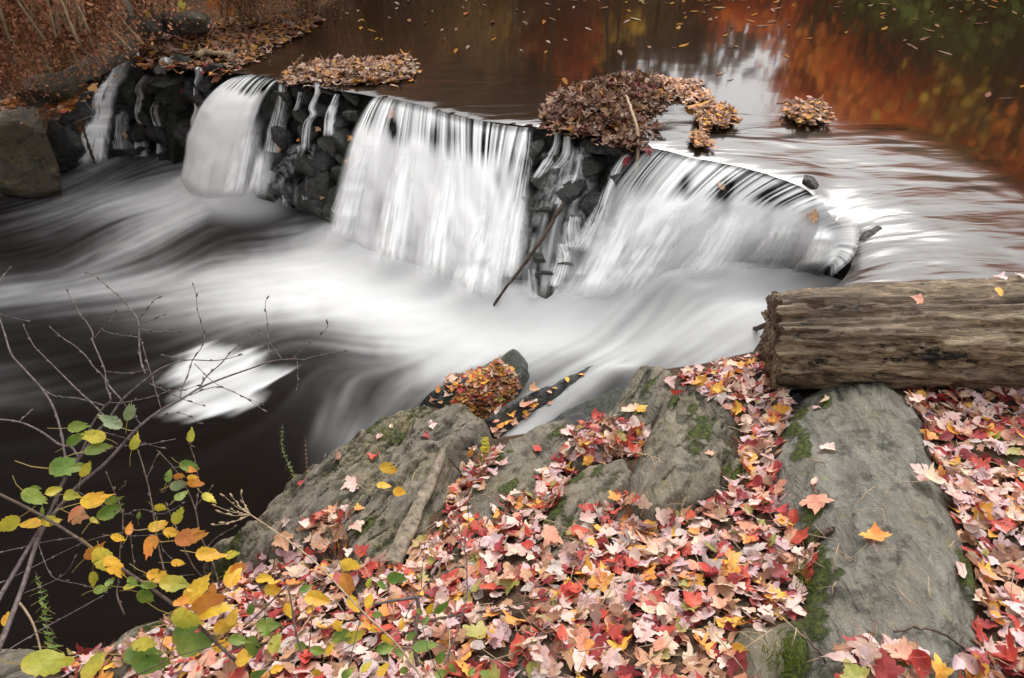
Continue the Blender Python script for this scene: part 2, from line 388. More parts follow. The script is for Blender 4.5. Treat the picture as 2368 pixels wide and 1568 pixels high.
# ================================================================== lower water: height control, foam map
ZUP = 1.10
LW = [(0, 460, 0), (0, 700, 0), (0, 1000, 0), (300, 400, 0), (300, 900, 0), (500, 480, .02), (600, 700, 0), (600, 1100, 0), (800, 560, .01), (800, 900, 0), (760, 1040, 0),
      (1000, 650, .05), (1000, 800, .02), (1150, 700, .07), (1280, 695, .10), (1420, 690, .14), (1500, 655, .24), (1600, 636, .33), (1700, 632, .38), (1800, 645, .38), (1880, 665, .40),
      (1200, 800, .03), (1400, 780, .12), (1560, 700, .27), (1700, 720, .44), (1760, 780, .46), (1650, 810, .36), (1500, 830, .24), (1400, 870, .19), (1300, 920, .14), (1180, 985, .08), (1100, 1010, .03), (300, 1300, 0), (200, 1500, 0), (-300, 700, 0), (-300, 500, 0)]
TW = TPS([Pz(u, v, z)[:2] for u, v, z in LW], np.array([z for *_, z in LW]), 2e-3)
def lowz(x, y): return np.clip(TW(x, y), -.02, .5)
FG = {}
for row in '''100:400.7 500.5 600.35 700.4 800.3 900.8 0.1 200.1 300.2|150:400.55 500.4 600.15 700.15 800.3 900.75|200:0.3 200.3 300.3 400.25 500.3 600.3 700.5 800.7 900.85
250:0.4 100.3 200.3 300.45 400.5 500.6 600.7 700.8 800.9 900.92 1000.92 1100.85 1180.7|300:0.12 100.2 200.3 300.4 400.6 500.75 600.85 700.88 800.9 900.9 1000.85 1100.6 1200.25 1300.13
350:0.1 100.3 200.45 300.4 400.45 500.6 600.75 700.8 800.85 900.8 1000.55 1100.25 1200.17 1300.13 1400.18|400:0.12 100.25 200.2 300.2 400.25 500.3 600.5 700.75 800.75 900.45 1000.3 1100.13 1200.13 1300.25 1400.4 1500.6 1600.85
450:0.1 100.2 200.3 300.15 400.15 500.2 600.45 700.7 800.4 900.2 1000.13 1100.13 1200.18 1300.35 1400.6 1500.8 1600.95|500:0.1 100.1 200.15 300.2 400.2 500.4 600.6 700.35 800.22 900.12 1000.12 1100.15 1200.25 1300.5 1400.75 1500.92 1600.95
550:0.12 100.1 200.1 300.15 400.3 500.5 600.4 700.27 800.15 900.15 1000.22 1100.42 1200.65 1300.75 1400.88 1500.93 1700.95|600:0.15 100.1 200.15 300.25 400.4 500.4 600.35 700.4 800.45 900.5 1000.6 1100.7 1200.8 1300.85 1400.9 1600.95
650:0.25 100.3 200.35 300.45 400.5 500.55 600.6 700.65 800.65 900.7 1000.75 1100.8 1200.87 1400.93|700:0.55 100.6 200.6 300.6 400.6 500.6 600.55 700.55 800.6 900.65 1000.75 1100.82 1200.88 1400.95
750:0.6 100.5 200.35 300.35 400.4 500.45 600.5 700.5 800.55 900.6 1000.75 1100.82 1200.9 1400.95|800:0.25 100.2 200.2 300.2 400.2 500.25 600.35 700.4 800.5 900.55 1000.65 1100.75 1200.82 1400.93 1600.97
850:0.15 200.15 400.15 500.2 600.25 700.3 800.35 900.45 1000.5 1100.55 1200.6 1300.6 1400.65 1500.75 1600.85 1700.93|900:0.12 200.12 400.12 500.12 600.15 700.15 800.2 900.2 1000.25 1100.25 1200.25 1300.3 1400.35 1500.45 1600.55 1700.75 1800.92
950:0.1 200.1 400.1 600.1 700.1 800.12 1300.13 1400.18 1500.25 1600.35 1700.5 1800.8 1900.95|1000:600.1 750.12 1300.16 1400.22 1500.2 1600.25 1700.35 1800.7 1900.92|1050:200.1 400.1 600.1 750.1 1250.25 1400.2 1500.22 1600.2 1700.3 1800.5 1900.8 2000.95
1100:700.12 1260.15 1350.15 1400.12 1500.22 1600.2 1700.2 1800.3 1900.6 2000.9|1150:30.25 650.14 700.18 1230.1 1300.08 1400.12 1450.22 1500.22 1600.2 1700.15 1800.2 1900.35 2000.6|1200:150.2 300.08 700.1 1200.1 1300.07 1400.13 1500.23 1600.25 1700.2 1800.2 1900.2
1250:300.07 700.08 1200.07 1300.07 1400.1 1450.26 1500.28 1600.25 1700.25 1800.15|1300:100.07 500.07 700.07 1100.07 1300.06 1400.08 1450.3 1500.38 1600.4 1700.3|1350:100.07 900.06 1300.06 1400.08 1450.33 1500.48 1600.65 1700.5|1400:100.06 700.06 1300.06 1400.07 1450.25 1500.5 1600.7
1450:100.06 700.06 1200.06 1400.06 1450.2 1500.42 1550.5|1500:100.06 700.06 1300.05 1400.06 1450.15 1500.27|1700:100.05 500.05 1000.05 1400.05'''.replace('\n', '|').split('|'):
    y, vals = row.split(':')
    for t in vals.split():
        x, b = t.split('.'); FG[(float(x)/2, 318+float(y)/2)] = float('.'+b)
for row in '''400:1600.9 1800.95 2000.92|450:1400.9 1600.93 2000.93 2200.88|500:1300.92 1500.95 1800.95 2100.92|550:1000.75 1100.85 1200.9 1300.92 1400.9 1500.85 1560.58 1640.72 1700.55 1800.72 2000.85 2150.92
600:100.95 500.95 1000.95 1200.93 1300.92 1400.86 1500.65 1560.66 1650.6 1750.72 1900.85 2100.9|650:100.95 600.95 1000.95 1300.88 1400.7 1500.66 1600.75 1700.78 1800.8 2000.85 2150.9|700:200.95 700.95 1000.95 1200.93 1300.85 1400.68 1500.75 1700.82 2000.82 2150.85
750:300.95 700.95 1000.95 1200.92 1300.85 1400.75 1600.85 1800.85 2000.82 2100.88|800:400.95 700.95 900.95 1100.93 1300.85 1500.82 1700.8 1900.8 2000.75|850:850.92 1000.92 1100.88 1300.85 1500.8 1700.78 1850.7|900:850.88 950.8 1000.5 1100.55 1300.75 1400.75 1550.6 1700.6
950:850.7 900.6 950.4 1300.7 1400.65|1000:820.3 900.2 1000.25 1100.55 1200.6 1350.5 1430.45|1050:950.25 1000.5 1100.6 1200.45 1300.3 1400.25|1100:450.5 550.4 650.25 800.2 900.45 1000.65 1080.4 1150.2|1150:450.55 550.6 650.3 750.5 850.65 950.6 1000.3
1200:650.6 750.75 850.75 950.5|1250:650.75 800.8 850.75|1300:680.75 780.75'''.replace('\n', '|').split('|'):
    y, vals = row.split(':')
    for t in vals.split():
        x, b = t.split('.'); FG[(867+float(x)*.415, 462.3+float(y)*.415)] = float('.'+b)
_fk = np.array(list(FG)); _fv = np.array(list(FG.values()))
def nw(pts, vals, qu, qv, sig, ay=1.0):
    q = np.stack([np.ravel(qu), np.ravel(qv)*ay], 1); pk = pts*np.array([1, ay]); vals = vals.reshape(len(vals), -1); out = np.empty((len(q), vals.shape[1]))
    for i in range(0, len(q), 20000):
        d2 = ((q[i:i+20000, None]-pk[None])**2).sum(2); wg = np.exp(-(d2-d2.min(1, keepdims=True))/(2*sig*sig))
        out[i:i+20000] = wg@vals/wg.sum(1, keepdims=True)
    return out
FLOW = [(250, 360, -1, .5), (150, 420, -1, .45), (480, 440, -1, .15), (350, 470, -1, .22), (100, 500, -1, .25), (200, 560, -1, .6), (400, 530, -1, .62), (330, 600, -1, .5), (50, 650, -1, .12), (300, 650, -1, .1), (600, 620, -1, .08),
        (750, 560, -1, .2), (900, 650, -1, .05), (700, 700, -1, .1), (300, 720, -1, .15), (1000, 720, -1, .1), (900, 780, -1, -.1), (1000, 850, -.8, .6), (800, 820, -1, -.25), (500, 870, -1, .5), (450, 930, -1, .35), (600, 850, -1, .45), (560, 920, -1, .4),
        (730, 950, -.15, 1), (760, 1010, -.4, 1), (790, 900, -.25, .9), (840, 980, -.6, .8), (1300, 920, -1, .6), (1150, 960, -1, .4), (1400, 860, -1, .5), (1500, 750, -1, .6), (1600, 700, -1, .55), (1650, 760, -1, .3), (1740, 720, -1, .3), (1700, 650, -1, .05), (1600, 640, -1, .15), (1450, 700, -1, .45),
        (1250, 800, -1, .35), (1100, 780, -.9, .5), (300, 1100, -1, .1), (300, 1400, -1, .1)]
_gx0, _gx1, _gy0, _gy1, _gr = -7.6, 3.0, .5, 9.3, .0155
nx = int((_gx1-_gx0)/_gr); ny = int((_gy1-_gy0)/_gr)
gx, gy = np.meshgrid(np.linspace(_gx0, _gx1, nx), np.linspace(_gy0, _gy1, ny))
gz = lowz(gx[::4, ::4], gy[::4, ::4])
def up4(a):                              # bilinear enlargement of a coarse grid back to ny x nx
    yi = np.clip(np.arange(ny)/4, 0, a.shape[0]-1.001); xi = np.clip(np.arange(nx)/4, 0, a.shape[1]-1.001)
    y0 = yi.astype(int); x0 = xi.astype(int); fy = (yi-y0)[:, None]; fx = (xi-x0)[None]
    g = lambda dy, dx: a[np.ix_(y0+dy, x0+dx)]
    return (g(0, 0)*(1-fx)+g(0, 1)*fx)*(1-fy)+(g(1, 0)*(1-fx)+g(1, 1)*fx)*fy
uu, vv, dd = proj(np.stack([gx[::4, ::4], gy[::4, ::4], gz], -1))
foam0 = up4(nw(_fk, _fv, uu, vv, 17.0, 1.25).reshape(uu.shape))
fl = np.array(FLOW); fdir = []
for u, v, du, dv in FLOW:
    z = .1; n_ = math.hypot(du, dv); a = Pz(u, v, z); b_ = Pz(u+du/n_*20, v+dv/n_*20, z); d_ = (b_-a)[:2]; fdir.append(d_/np.linalg.norm(d_))
vf = nw(fl[:, :2], np.array(fdir), uu, vv, 60.0, 1.4)
vx = up4(vf[:, 0].reshape(uu.shape)); vy = up4(vf[:, 1].reshape(uu.shape)); vn = np.hypot(vx, vy)+1e-6; vx /= vn; vy /= vn
gz = up4(gz)
PU, PV, PDEP = proj(np.stack([gx, gy, gz], -1))
# eddy of floating froth
EDDY = [(425, 813), (465, 798), (525, 793), (560, 806), (605, 800), (612, 818), (600, 843), (650, 838), (695, 843), (665, 863), (605, 893), (590, 915), (622, 918), (585, 948), (540, 963), (520, 955), (450, 973), (395, 965), (380, 958), (390, 933), (425, 898), (400, 893), (365, 885), (395, 863), (420, 838)]
wu = PU+14*fbm(gx*9, gy*9, 0, 3, 5); wv = PV+9*fbm(gx*9, gy*9, 3, 3, 6)
ed = sdist(EDDY, wu, wv)
rs = np.random.RandomState(4)
def blur(a, k):
    for ax in (0, 1):
        c = np.cumsum(np.concatenate([np.repeat(np.take(a, [0], ax), k, ax), a, np.repeat(np.take(a, [-1], ax), k, ax)], ax), ax)
        n_ = a.shape[ax]; a = (np.take(c, range(2*k, 2*k+n_), ax)-np.take(c, range(0, n_), ax))/(2*k)
    return a
nz1 = rs.rand(ny, nx); nz2 = blur(rs.rand(ny, nx), 1); nz3 = blur(rs.rand(ny, nx), 4)
src = (nz1-.5)*1.2+(nz2-.5)*1.6+(nz3-.5)*2.2
def samp(a, yi, xi):
    y0 = np.clip(yi.astype(int), 0, ny-2); x0 = np.clip(xi.astype(int), 0, nx-2); fy = np.clip(yi-y0, 0, 1); fx = np.clip(xi-x0, 0, 1)
    return (a[y0, x0]*(1-fx)+a[y0, x0+1]*fx)*(1-fy)+(a[y0+1, x0]*(1-fx)+a[y0+1, x0+1]*fx)*fy
lic = np.zeros((ny, nx)); fld = np.zeros((ny, nx)); edd = np.zeros((ny, nx)); yy0, xx0 = np.meshgrid(np.arange(ny, dtype=float), np.arange(nx, dtype=float), indexing='ij')
edv = sstep(-7, 7, ed)
for sgn in (1, -1):
    yi, xi = yy0.copy(), xx0.copy()
    for k in range(24):
        a = samp(vx, yi, xi); b_ = samp(vy, yi, xi); xi = xi+sgn*a*1.2; yi = yi+sgn*b_*1.2
        lic += samp(src, yi, xi); fld += samp(foam0, yi, xi)
        if k < 7: edd += samp(edv, yi, xi)
lic = blur(lic, 2); lic /= lic.std(); fld /= 48; edd /= 14
br = .35*foam0+.65*fld
amp = .06*np.sin(np.pi*np.clip(br, 0.03, .97))**1.1
br = br+lic*amp
spk = (rs.rand(ny, nx) > .5)*blur(rs.rand(ny, nx), 1)
edd = sstep(.08, .95, edd+.10*lic*sstep(0, .3, edd)); br = np.maximum(br, edd*(.84+.05*lic+.05*fbm(gx*5, gy*5, 0, 3, 66)))
foam = np.clip((np.clip(br, 0, 1)/.95-.04)/.96, 0, 1)**1.75
fz = gz + .010*fbm(gx*2.5, gy*4, 0, 3, 3)*sstep(.05, .6, foam)
fz = np.where(foam > .6, fz+.03*fbm(gx*2, gy*3, 1, 2, 8)*(foam-.6), fz)
# submerged humps under the chute
for u, v, r_, h_ in [(1515, 700, .10, .06), (1558, 698, .11, .07), (1570, 705, .16, .04), (1460, 740, .12, .05), (1420, 870, .08, .06)]:
    c_ = Pz(u, v, float(lowz(*Pz(u, v, .3)[:2]))); fz = fz+h_*np.exp(-((gx-c_[0])**2+(gy-c_[1])**2)/(2*r_*r_))
FEET = [[(440, 424), (475, 452), (515, 462), (560, 464), (604, 466)], [(782, 538), (850, 582), (930, 610), (1000, 632), (1060, 662), (1100, 682), (1128, 692), (1166, 700)], [(1282, 694), (1370, 698), (1445, 690), (1510, 662), (1590, 645), (1660, 642), (1730, 644), (1780, 650), (1830, 660), (1868, 668), (1895, 676)]]
def lowhit(u, v):
    z = .1
    for _ in range(8): p = Pz(u, v, z); z = .5*z+.5*float(lowz(p[0], p[1]))
    return np.array([*p[:2], z])
for f_, hh_ in zip(FEET, (.75, 1., 1.)):
    q = np.array([lowhit(*a)[:2] for a in f_]); m_ = (gx > q[:, 0].min()-.6) & (gx < q[:, 0].max()+.6) & (gy > q[:, 1].min()-.6) & (gy < q[:, 1].max()+.6)
    d_, _, _ = segdist(q, gx[m_], gy[m_], False); fz[m_] += hh_*(.10+.015*fbm(gx[m_]*4, gy[m_]*4, 0, 2, 44))*np.exp(-(d_/.2)**2); foam[m_] = np.maximum(foam[m_], .97*np.exp(-(d_/.3)**2)*(1+.12*fbm(gx[m_]*5, gy[m_]*5, 2, 2, 45)))
link('plunge_pool_water', mesh('plunge_pool_water', np.stack([gx, gy, fz], -1).reshape(-1, 3), grid_faces(ny, nx), M_POOL, attrs={'foam': foam}), kind='structure')
_lowgrid = fz
def low_at(x, y):
    return float(samp(_lowgrid, np.array([(y-_gy0)/_gr]), np.array([(x-_gx0)/_gr]))[0])
# ================================================================== weir lip and upper water
LIPD = [(205, 135), (300, 126), (390, 150), (480, 168), (580, 172), (650, 187), (740, 202), (862, 222), (950, 240), (1050, 264), (1140, 280), (1240, 292), (1330, 312), (1480, 338), (1600, 364), (1700, 385), (1800, 412), (1870, 436), (1930, 468), (1980, 515), (1985, 560), (1950, 618), (1900, 662)]
def wob(P): x, y = P[:, 0].copy(), P[:, 1].copy(); P = P.copy(); k = .05*sstep(-3.6, -2.8, x)*(1-.75*sstep(.9, 1.5, x)); P[:, 0] += k*fbm(x*2.6, y*2.6, 0, 3, 141); P[:, 1] += k*fbm(x*2.6, y*2.6, 7, 3, 142); return P   # chipped, uneven crest
LIP = wob(resample([Pz(u, v, ZUP-.014)[:2] for u, v in LIPD], 360))
_far = [Pz(2150, 650, ZUP)[:2], Pz(2367, 668, ZUP)[:2], Pz(3000, 690, ZUP)[:2]]
SH = [(3600, 640), (3500, 300), (3300, 60), (2900, -60), (2500, -110), (2100, -140), (1700, -150), (1300, -120), (1000, -50), (740, 28), (560, 52), (450, 72), (300, 108), (215, 122)]
UPPOLY = np.vstack([LIP, _far, [Pz(u, v, ZUP)[:2] for u, v in SH]])
def up_mesh(x0, x1, y0, y1, r, near):
    X, Y = np.meshgrid(np.arange(x0, x1+r, r), np.arange(y0, y1+r, r)); n_, m_ = X.shape
    d, bx, by = segdist(LIP, X, Y, False); ins = inside(UPPOLY_OPEN, X, Y)
    if near:
        snap = (~ins) & (d < r*1.5); X = np.where(snap, bx, X); Y = np.where(snap, by, Y); d = np.where(snap, 0, d); ok = ins | snap
    else: ok = ins
    U_, V_, _ = proj(np.stack([X, Y, np.full(X.shape, ZUP)], -1))
    rip = sstep(1.5, .05, d)*.6
    fr = sstep(1400, 1620, U_)*sstep(225, 330, V_)*sstep(0, 60, V_-(.00068*(U_-1900)*np.abs(U_-1900)+255))
    rip = np.maximum(rip*.75, fr*1.0)*sstep(0, 30, V_-100)+.015
    Z = ZUP-.014*np.exp(-d/.05)-.10*np.exp(-d/.22)*sstep(1850, 1960, U_)
    Z = Z+rip*(.010*fbm(X*2.2+Y*1.2, Y*5.5-X*2.0, 0, 2, 31))
    F = grid_faces(n_, m_); F = F[ok.ravel()[F].all(1)]
    if not near: F = F[~((X.ravel()[F].min(1) > -4.7) & (X.ravel()[F].max(1) < 4.45) & (Y.ravel()[F].max(1) < 8.05))]
    return np.stack([X, Y, Z], -1).reshape(-1, 3), F, rip.ravel()
UPPOLY_OPEN = np.vstack([LIP, _far, [(60, 1.6), (60, 70), (-40, 70), (-30, 8.5), (-4.6, 7.4)]])
V1, F1, r1 = up_mesh(-4.8, 4.4, 1.6, 8.0, .04, True)
V2, F2, r2 = up_mesh(-24, 40, 1.2, 60, .4, False)
V2[:, 2] = ZUP-.004
o_ = np.concatenate([F1, F2+len(V1)]); vv_ = np.vstack([V1, V2]); used = np.unique(o_); mp = np.zeros(len(vv_), int); mp[used] = np.arange(len(used))
link('river_water', mesh('river_water', vv_[used], mp[o_], M_RIVER, attrs={'rip': np.concatenate([r1, r2])[used]}), kind='structure')
# ================================================================== weir face (dark stone), its stones, falling water
FACE = [((205, 135), (185, 388)), ((300, 126), (272, 372)), ((390, 150), (390, 358)), ((480, 168), (450, 398)), ((580, 172), (540, 455)), ((650, 187), (612, 470)), ((740, 202), (722, 500)), ((862, 222), (800, 542)), ((950, 240), (880, 595)), ((1050, 264), (985, 622)),
        ((1140, 280), (1085, 660)), ((1240, 292), (1175, 690)), ((1330, 312), (1275, 697)), ((1480, 338), (1400, 690)), ((1600, 364), (1500, 652)), ((1700, 385), (1590, 640)), ((1800, 412), (1670, 640)), ((1870, 436), (1745, 640)), ((1930, 468), (1800, 645)), ((1980, 515), (1850, 652)), ((1985, 560), (1880, 660)), ((1950, 618), (1903, 672))]
def lowhit(u, v):
    z = .1
    for _ in range(8): p = Pz(u, v, z); z = .5*z+.5*float(lowz(p[0], p[1]))
    return np.array([*p[:2], z])
NS, NT = 260, 46
def pair(top, bot, n):                   # two polylines with matching control points, resampled together by the length of the first
    C_ = np.hstack([np.asarray(top, float), np.asarray(bot, float)]); Q = np.vstack([2*C_[0]-C_[1], C_, 2*C_[-1]-C_[-2]]); out = []
    for i in range(1, len(Q)-2):
        p0, p1, p2, p3 = Q[i-1], Q[i], Q[i+1], Q[i+2]
        for t in np.linspace(0, 1, 14, endpoint=False): out.append(.5*((2*p1)+(-p0+p2)*t+(2*p0-5*p1+4*p2-p3)*t*t+(-p0+3*p1-3*p2+p3)*t**3))
    out.append(C_[-1]); P = np.array(out); L = np.concatenate([[0], np.cumsum(np.linalg.norm(np.diff(P[:, :3], axis=0), axis=1)+.5*np.linalg.norm(np.diff(P[:, 3:], axis=0), axis=1))]); q = np.linspace(0, L[-1], n)
    P = np.stack([np.interp(q, L, P[:, k]) for k in range(6)], 1); return P[:, :3], P[:, 3:]
ft, fb = pair([Pz(*a, ZUP-.06) for a, _ in FACE], [lowhit(*b) for _, b in FACE], NS); ft = wob(ft)
tt = np.linspace(0, 1, NT)[:, None, None]
face = ft[None]*(1-tt)+fb[None]*tt
nrm_f = fb-ft; nrm_f[:, 2] = 0
_tan = np.gradient(ft, axis=0); _nn = np.stack([_tan[:, 1], -_tan[:, 0]], 1); _nn /= np.linalg.norm(_nn, axis=1)[:, None]+1e-9
_nn *= np.sign((_nn*(fb-ft)[:, :2]).sum(1, keepdims=True)+1e-9)
FN = np.zeros((NS, 3)); FN[:, :2] = _nn; FN[:, 2] = .35; FN /= np.linalg.norm(FN, axis=1)[:, None]
sarc = np.linspace(0, 8.6, NS)[None]*np.ones((NT, 1)); tz = np.linspace(0, 1.1, NT)[:, None]*np.ones((1, NS))
bulge = .05*fbm(sarc*5, tz*6, 0, 4, 12)+.05*fbm(sarc*1.7, tz*1.7, 4, 2, 13)
fv = face+FN[None]*(bulge*sstep(0, .12, tz)-.07-.05*tz-.12*sstep(6.6, 7.2, sarc))[..., None]
cap = fv[:1]-FN[None]*.25; cap[..., 2] = ZUP-.16
bot = fv[-1:].copy(); bot[..., 2] = -.4
fv = np.concatenate([cap, fv, bot]); 
link('weir_wall', mesh('weir_wall', fv.reshape(-1, 3), grid_faces(NT+2, NS), M_WET), None, 'dark wet stone weir wall the waterfalls spill over', 'weir')
_FU, _FV, _FD = proj(face)
def on_face(u, v, off=0.0):
    f_ = face+FN[None]*off; fu, fv_, _ = proj(f_); k = np.argmin((fu-u)**2+(fv_-v)**2); i, j = np.unravel_index(k, fu.shape)
    dep = proj(f_[i, j])[2]; return Pd(u, v, float(dep)), FN[j]
def stone_mesh(seed, name, mat, boxy=.5, lev=4, rough=.15, freq=1.9):
    import bmesh
    bm = bmesh.new(); bmesh.ops.create_icosphere(bm, subdivisions=lev, radius=1); V = np.array([v.co[:] for v in bm.verts]); F = [tuple(v.index for v in f.verts) for f in bm.faces]; bm.free()
    V = np.sign(V)*np.abs(V)**boxy; V /= np.abs(V).max()
    rg = np.random.RandomState(seed)
    for k in range(11):
        n_ = rg.normal(size=3); n_ /= np.linalg.norm(n_); h = rg.uniform(.5, .85); s = V@n_; V = V-np.maximum(s-h, 0)[:, None]*n_*.9
    r_ = 1+rough*fbm(V[:, 0]*freq+seed, V[:, 1]*freq, V[:, 2]*freq, 5, seed)
    return mesh(name, V*r_[:, None], np.array(F), mat)
rng = random.Random(11)
WST = [stone_mesh(100+k, 'wet_stone', M_WET) for k in range(7)]
STONES = [(308, 212, 40, 55, 0), (360, 192, 45, 38, 0), (411, 192, 48, 42, 0), (387, 220, 55, 40, 0), (421, 226, 48, 42, 0), (408, 274, 68, 58, 0), (340, 236, 40, 50, 0), (329, 158, 40, 38, 0), (395, 150, 45, 30, 0), (430, 152, 45, 40, 0), (473, 192, 42, 42, 0), (470, 236, 35, 50, 0), (500, 167, 40, 34, 0), (274, 254, 48, 32, 0), (380, 315, 58, 58, 0), (320, 300, 48, 38, 0), (330, 335, 40, 26, 0), (265, 295, 40, 60, 0), (213, 245, 40, 60, 0), (408, 325, 40, 50, 0), (432, 300, 50, 60, 0), (445, 205, 36, 46, 0), (350, 275, 44, 44, 0), (300, 265, 34, 40, 0), (375, 345, 50, 26, 0), (470, 275, 34, 46, 0), (300, 345, 40, 24, 0),
          (660, 240, 50, 52, 1), (650, 275, 45, 48, 1), (700, 272, 42, 42, 1), (705, 215, 45, 40, 1), (765, 208, 60, 36, 1), (815, 225, 55, 40, 1), (790, 285, 50, 45, 1), (770, 335, 60, 50, 1), (755, 365, 50, 45, 1), (715, 310, 48, 46, 1), (660, 318, 45, 55, 1), (634, 382, 64, 70, 1), (620, 443, 60, 48, 1), (682, 390, 55, 55, 1), (725, 385, 70, 50, 1), (745, 420, 70, 60, 1), (672, 445, 55, 42, 1), (712, 448, 70, 50, 1), (745, 480, 80, 55, 1), (785, 492, 55, 55, 1), (795, 405, 50, 60, 1), (805, 330, 55, 50, 1), (690, 350, 40, 40, 1), (740, 255, 50, 40, 1), (820, 270, 45, 45, 1), (650, 210, 40, 36, 1), (775, 450, 50, 46, 1), (800, 370, 44, 40, 1),
          (1260, 420, 60, 62, 2), (1315, 440, 75, 70, 2), (1212, 468, 72, 55, 2), (1250, 505, 65, 60, 2), (1332, 505, 72, 60, 2), (1366, 465, 60, 45, 2), (1415, 490, 50, 52, 2), (1432, 420, 50, 55, 2), (1305, 385, 50, 36, 2), (1362, 385, 60, 60, 2), (1376, 335, 90, 40, 2), (1430, 340, 70, 40, 2), (1268, 368, 50, 45, 2), (1240, 350, 40, 60, 2), (1308, 335, 60, 40, 2), (1236, 582, 60, 60, 2), (1287, 565, 50, 46, 2), (1253, 600, 62, 55, 2), (1253, 640, 60, 50, 2), (1257, 672, 55, 40, 2), (1294, 537, 34, 34, 2), (1160, 540, 40, 50, 2), (1192, 548, 45, 45, 2), (1340, 560, 60, 50, 2), (1390, 540, 56, 46, 2), (1205, 520, 44, 40, 2), (1300, 620, 50, 46, 2), (1200, 400, 40, 50, 2),
          (1877, 424, 46, 22, 3), (1777, 482, 75, 34, 3), (1585, 424, 26, 26, 3), (1676, 438, 26, 36, 3), (1712, 527, 50, 26, 3)]
ZNAME = ['left of the left waterfall', 'between the left and middle waterfalls', 'between the middle and right waterfalls', 'poking through the right waterfall']
for k, (u, v, w_, h_, zn) in enumerate(STONES):
    p, n_ = on_face(u, v, .035 if zn < 3 else .015)
    dep = float(proj(p)[2]); o = link('weir_stone', WST[rng.randrange(7)])
    sx, sz = w_/2*dep/FPX*1.18, h_/2*dep/FPX*1.2
    o.location = p; o.scale = (sx, .55*(sx+sz), sz); o.rotation_euler = (rng.uniform(-.2, .2), rng.uniform(-.25, .25), math.atan2(n_[1], n_[0])+math.pi/2+rng.uniform(-.4, .4))
    row = 'top course' if v < np.interp(u, [200, 650, 862, 1240, 1480], [195, 265, 300, 400, 420]) else 'lower courses'
    tag(o, f'wet black stone in the {row}, {ZNAME[zn]}', 'stone', f'wet stones in the {row} of the weir {ZNAME[zn]}')
tag(o, 'low black stone breaking the surface under the right end of the right waterfall', 'stone', 'wet stones of the weir')
def sheet(name, label, top, bot, ns, nt, dens, thrown=.55, seed=0, fine=150, edge=.05, spots=(), bumps=.05, cat='waterfall', topfade=.13, streak=.5):
    T_, B_ = pair([Pz(u, v, ZUP-.013) for u, v in top], [lowhit(u, v) for u, v in bot], ns); T_ = wob(T_)
    s = np.linspace(0, 1, ns)[None]*np.ones((nt, 1)); t = np.linspace(0, 1.03, nt)[:, None]*np.ones((1, ns))
    g = t**thrown
    X = T_[None, :, :2]*(1-g)[..., None]+B_[None, :, :2]*g[..., None]
    Z = T_[None, :, 2]*(1-t**1.0)+B_[None, :, 2]*t**1.0
    n2 = np.interp(np.linspace(0, 1, ns), np.linspace(0, 1, NS), np.arange(NS))
    L = np.linalg.norm(np.diff(T_, axis=0), axis=1).sum()
    sm = s*L+.05*fbm(s*L*2, t*1.2, 2, 2, seed+9); tm = t*1.1
    bl = .45*bumps*(1-.85*sstep(.62, .8, s)*(ns > 600))*sstep(.12, .3, t)*(1.5*fbm(sm*3.0, tm*2.4, 0, 3, seed)+.35*np.abs(fbm(sm*6, tm*1.6, 3, 2, seed+4)))
    rid = .0025*vnoise(sm*38, tm*1.5, 0, seed+2)
    d2 = B_[:, :2]-T_[:, :2]; d2 = d2/(np.linalg.norm(d2, axis=1)[:, None]+1e-6)
    X = X+d2[None]*(bl+rid+.03*sstep(0, .2, t)+.10*t)[..., None]; Z = Z+.5*bl
    wv_ = .06*t*fbm(sm*3, tm*2, 5, 2, seed+7)
    st = .45*vnoise((sm+wv_)*fine*.33, tm*1.1, 0, seed+20)+.35*vnoise((sm+wv_)*fine*.12, tm*1.0, 0, seed+21)+.45*fbm((sm+wv_)*9, tm*1.0, 0, 2, seed+22)
    un = np.clip(.75+1.1*fbm(sm*2.3, tm*.4, 0, 3, seed+41), .4, 1.35); hi = vnoise((sm+.02*fbm(sm*7, 0*tm, 0, 2, seed+42))*fine*.5, tm*.6, 0, seed+24)*un
    cl = fbm(sm*5, tm*.9, 2, 3, seed+23)
    pale = sstep(topfade*.8, topfade*1.7, t+.05*fbm(sm*6, tm, 0, 2, seed+30))
    base = dens*(.52+.50*pale)
    broad = fbm((sm+wv_)*6, tm*.55, 6, 3, seed+26)
    cov = base + .22*fbm(sm*1.9, tm*.3, 0, 3, seed+43) + st*un*(.42*(1-pale)+.20*pale) + hi*.42*(1-pale) + (cl*.17+broad*.32*streak*2-.02)*pale
    cov = cov*(1-.7*sstep(.03, 0, t))
    W = np.stack([X, np.zeros_like(X)], -1)[..., 0, :] if False else np.concatenate([X, Z[..., None]], -1)
    U_, V_, _ = proj(W)
    for (su, sv, sr, sa) in spots:
        q = np.exp(-(((U_-su)/sr)**2+((V_-sv-sr)/(sr*2.4))**2)+0); q = q*(1-.8*sstep(0, sr, V_-sv-sr*.3)*0)
        cov = cov-sa*q*(1+.3*st)
    ef = sstep(0, edge*1.8, s+.30*st*edge+.8*edge*cl*t)*sstep(0, edge*1.8, 1-s+.30*st*edge+.8*edge*cl*t)
    cov = np.clip(cov*ef, 0, 1)
    cov = cov*(1-sstep(.84, 1.0, t+.03*cl))
    tone = np.clip(.72+.35*st*(.3+.7*(1-pale))+.25*cl, 0, 1)
    return thing(name, W.reshape(-1, 3), grid_faces(nt, ns), M_FOAM, label, cat, attrs={'cov': cov, 'tone': tone})
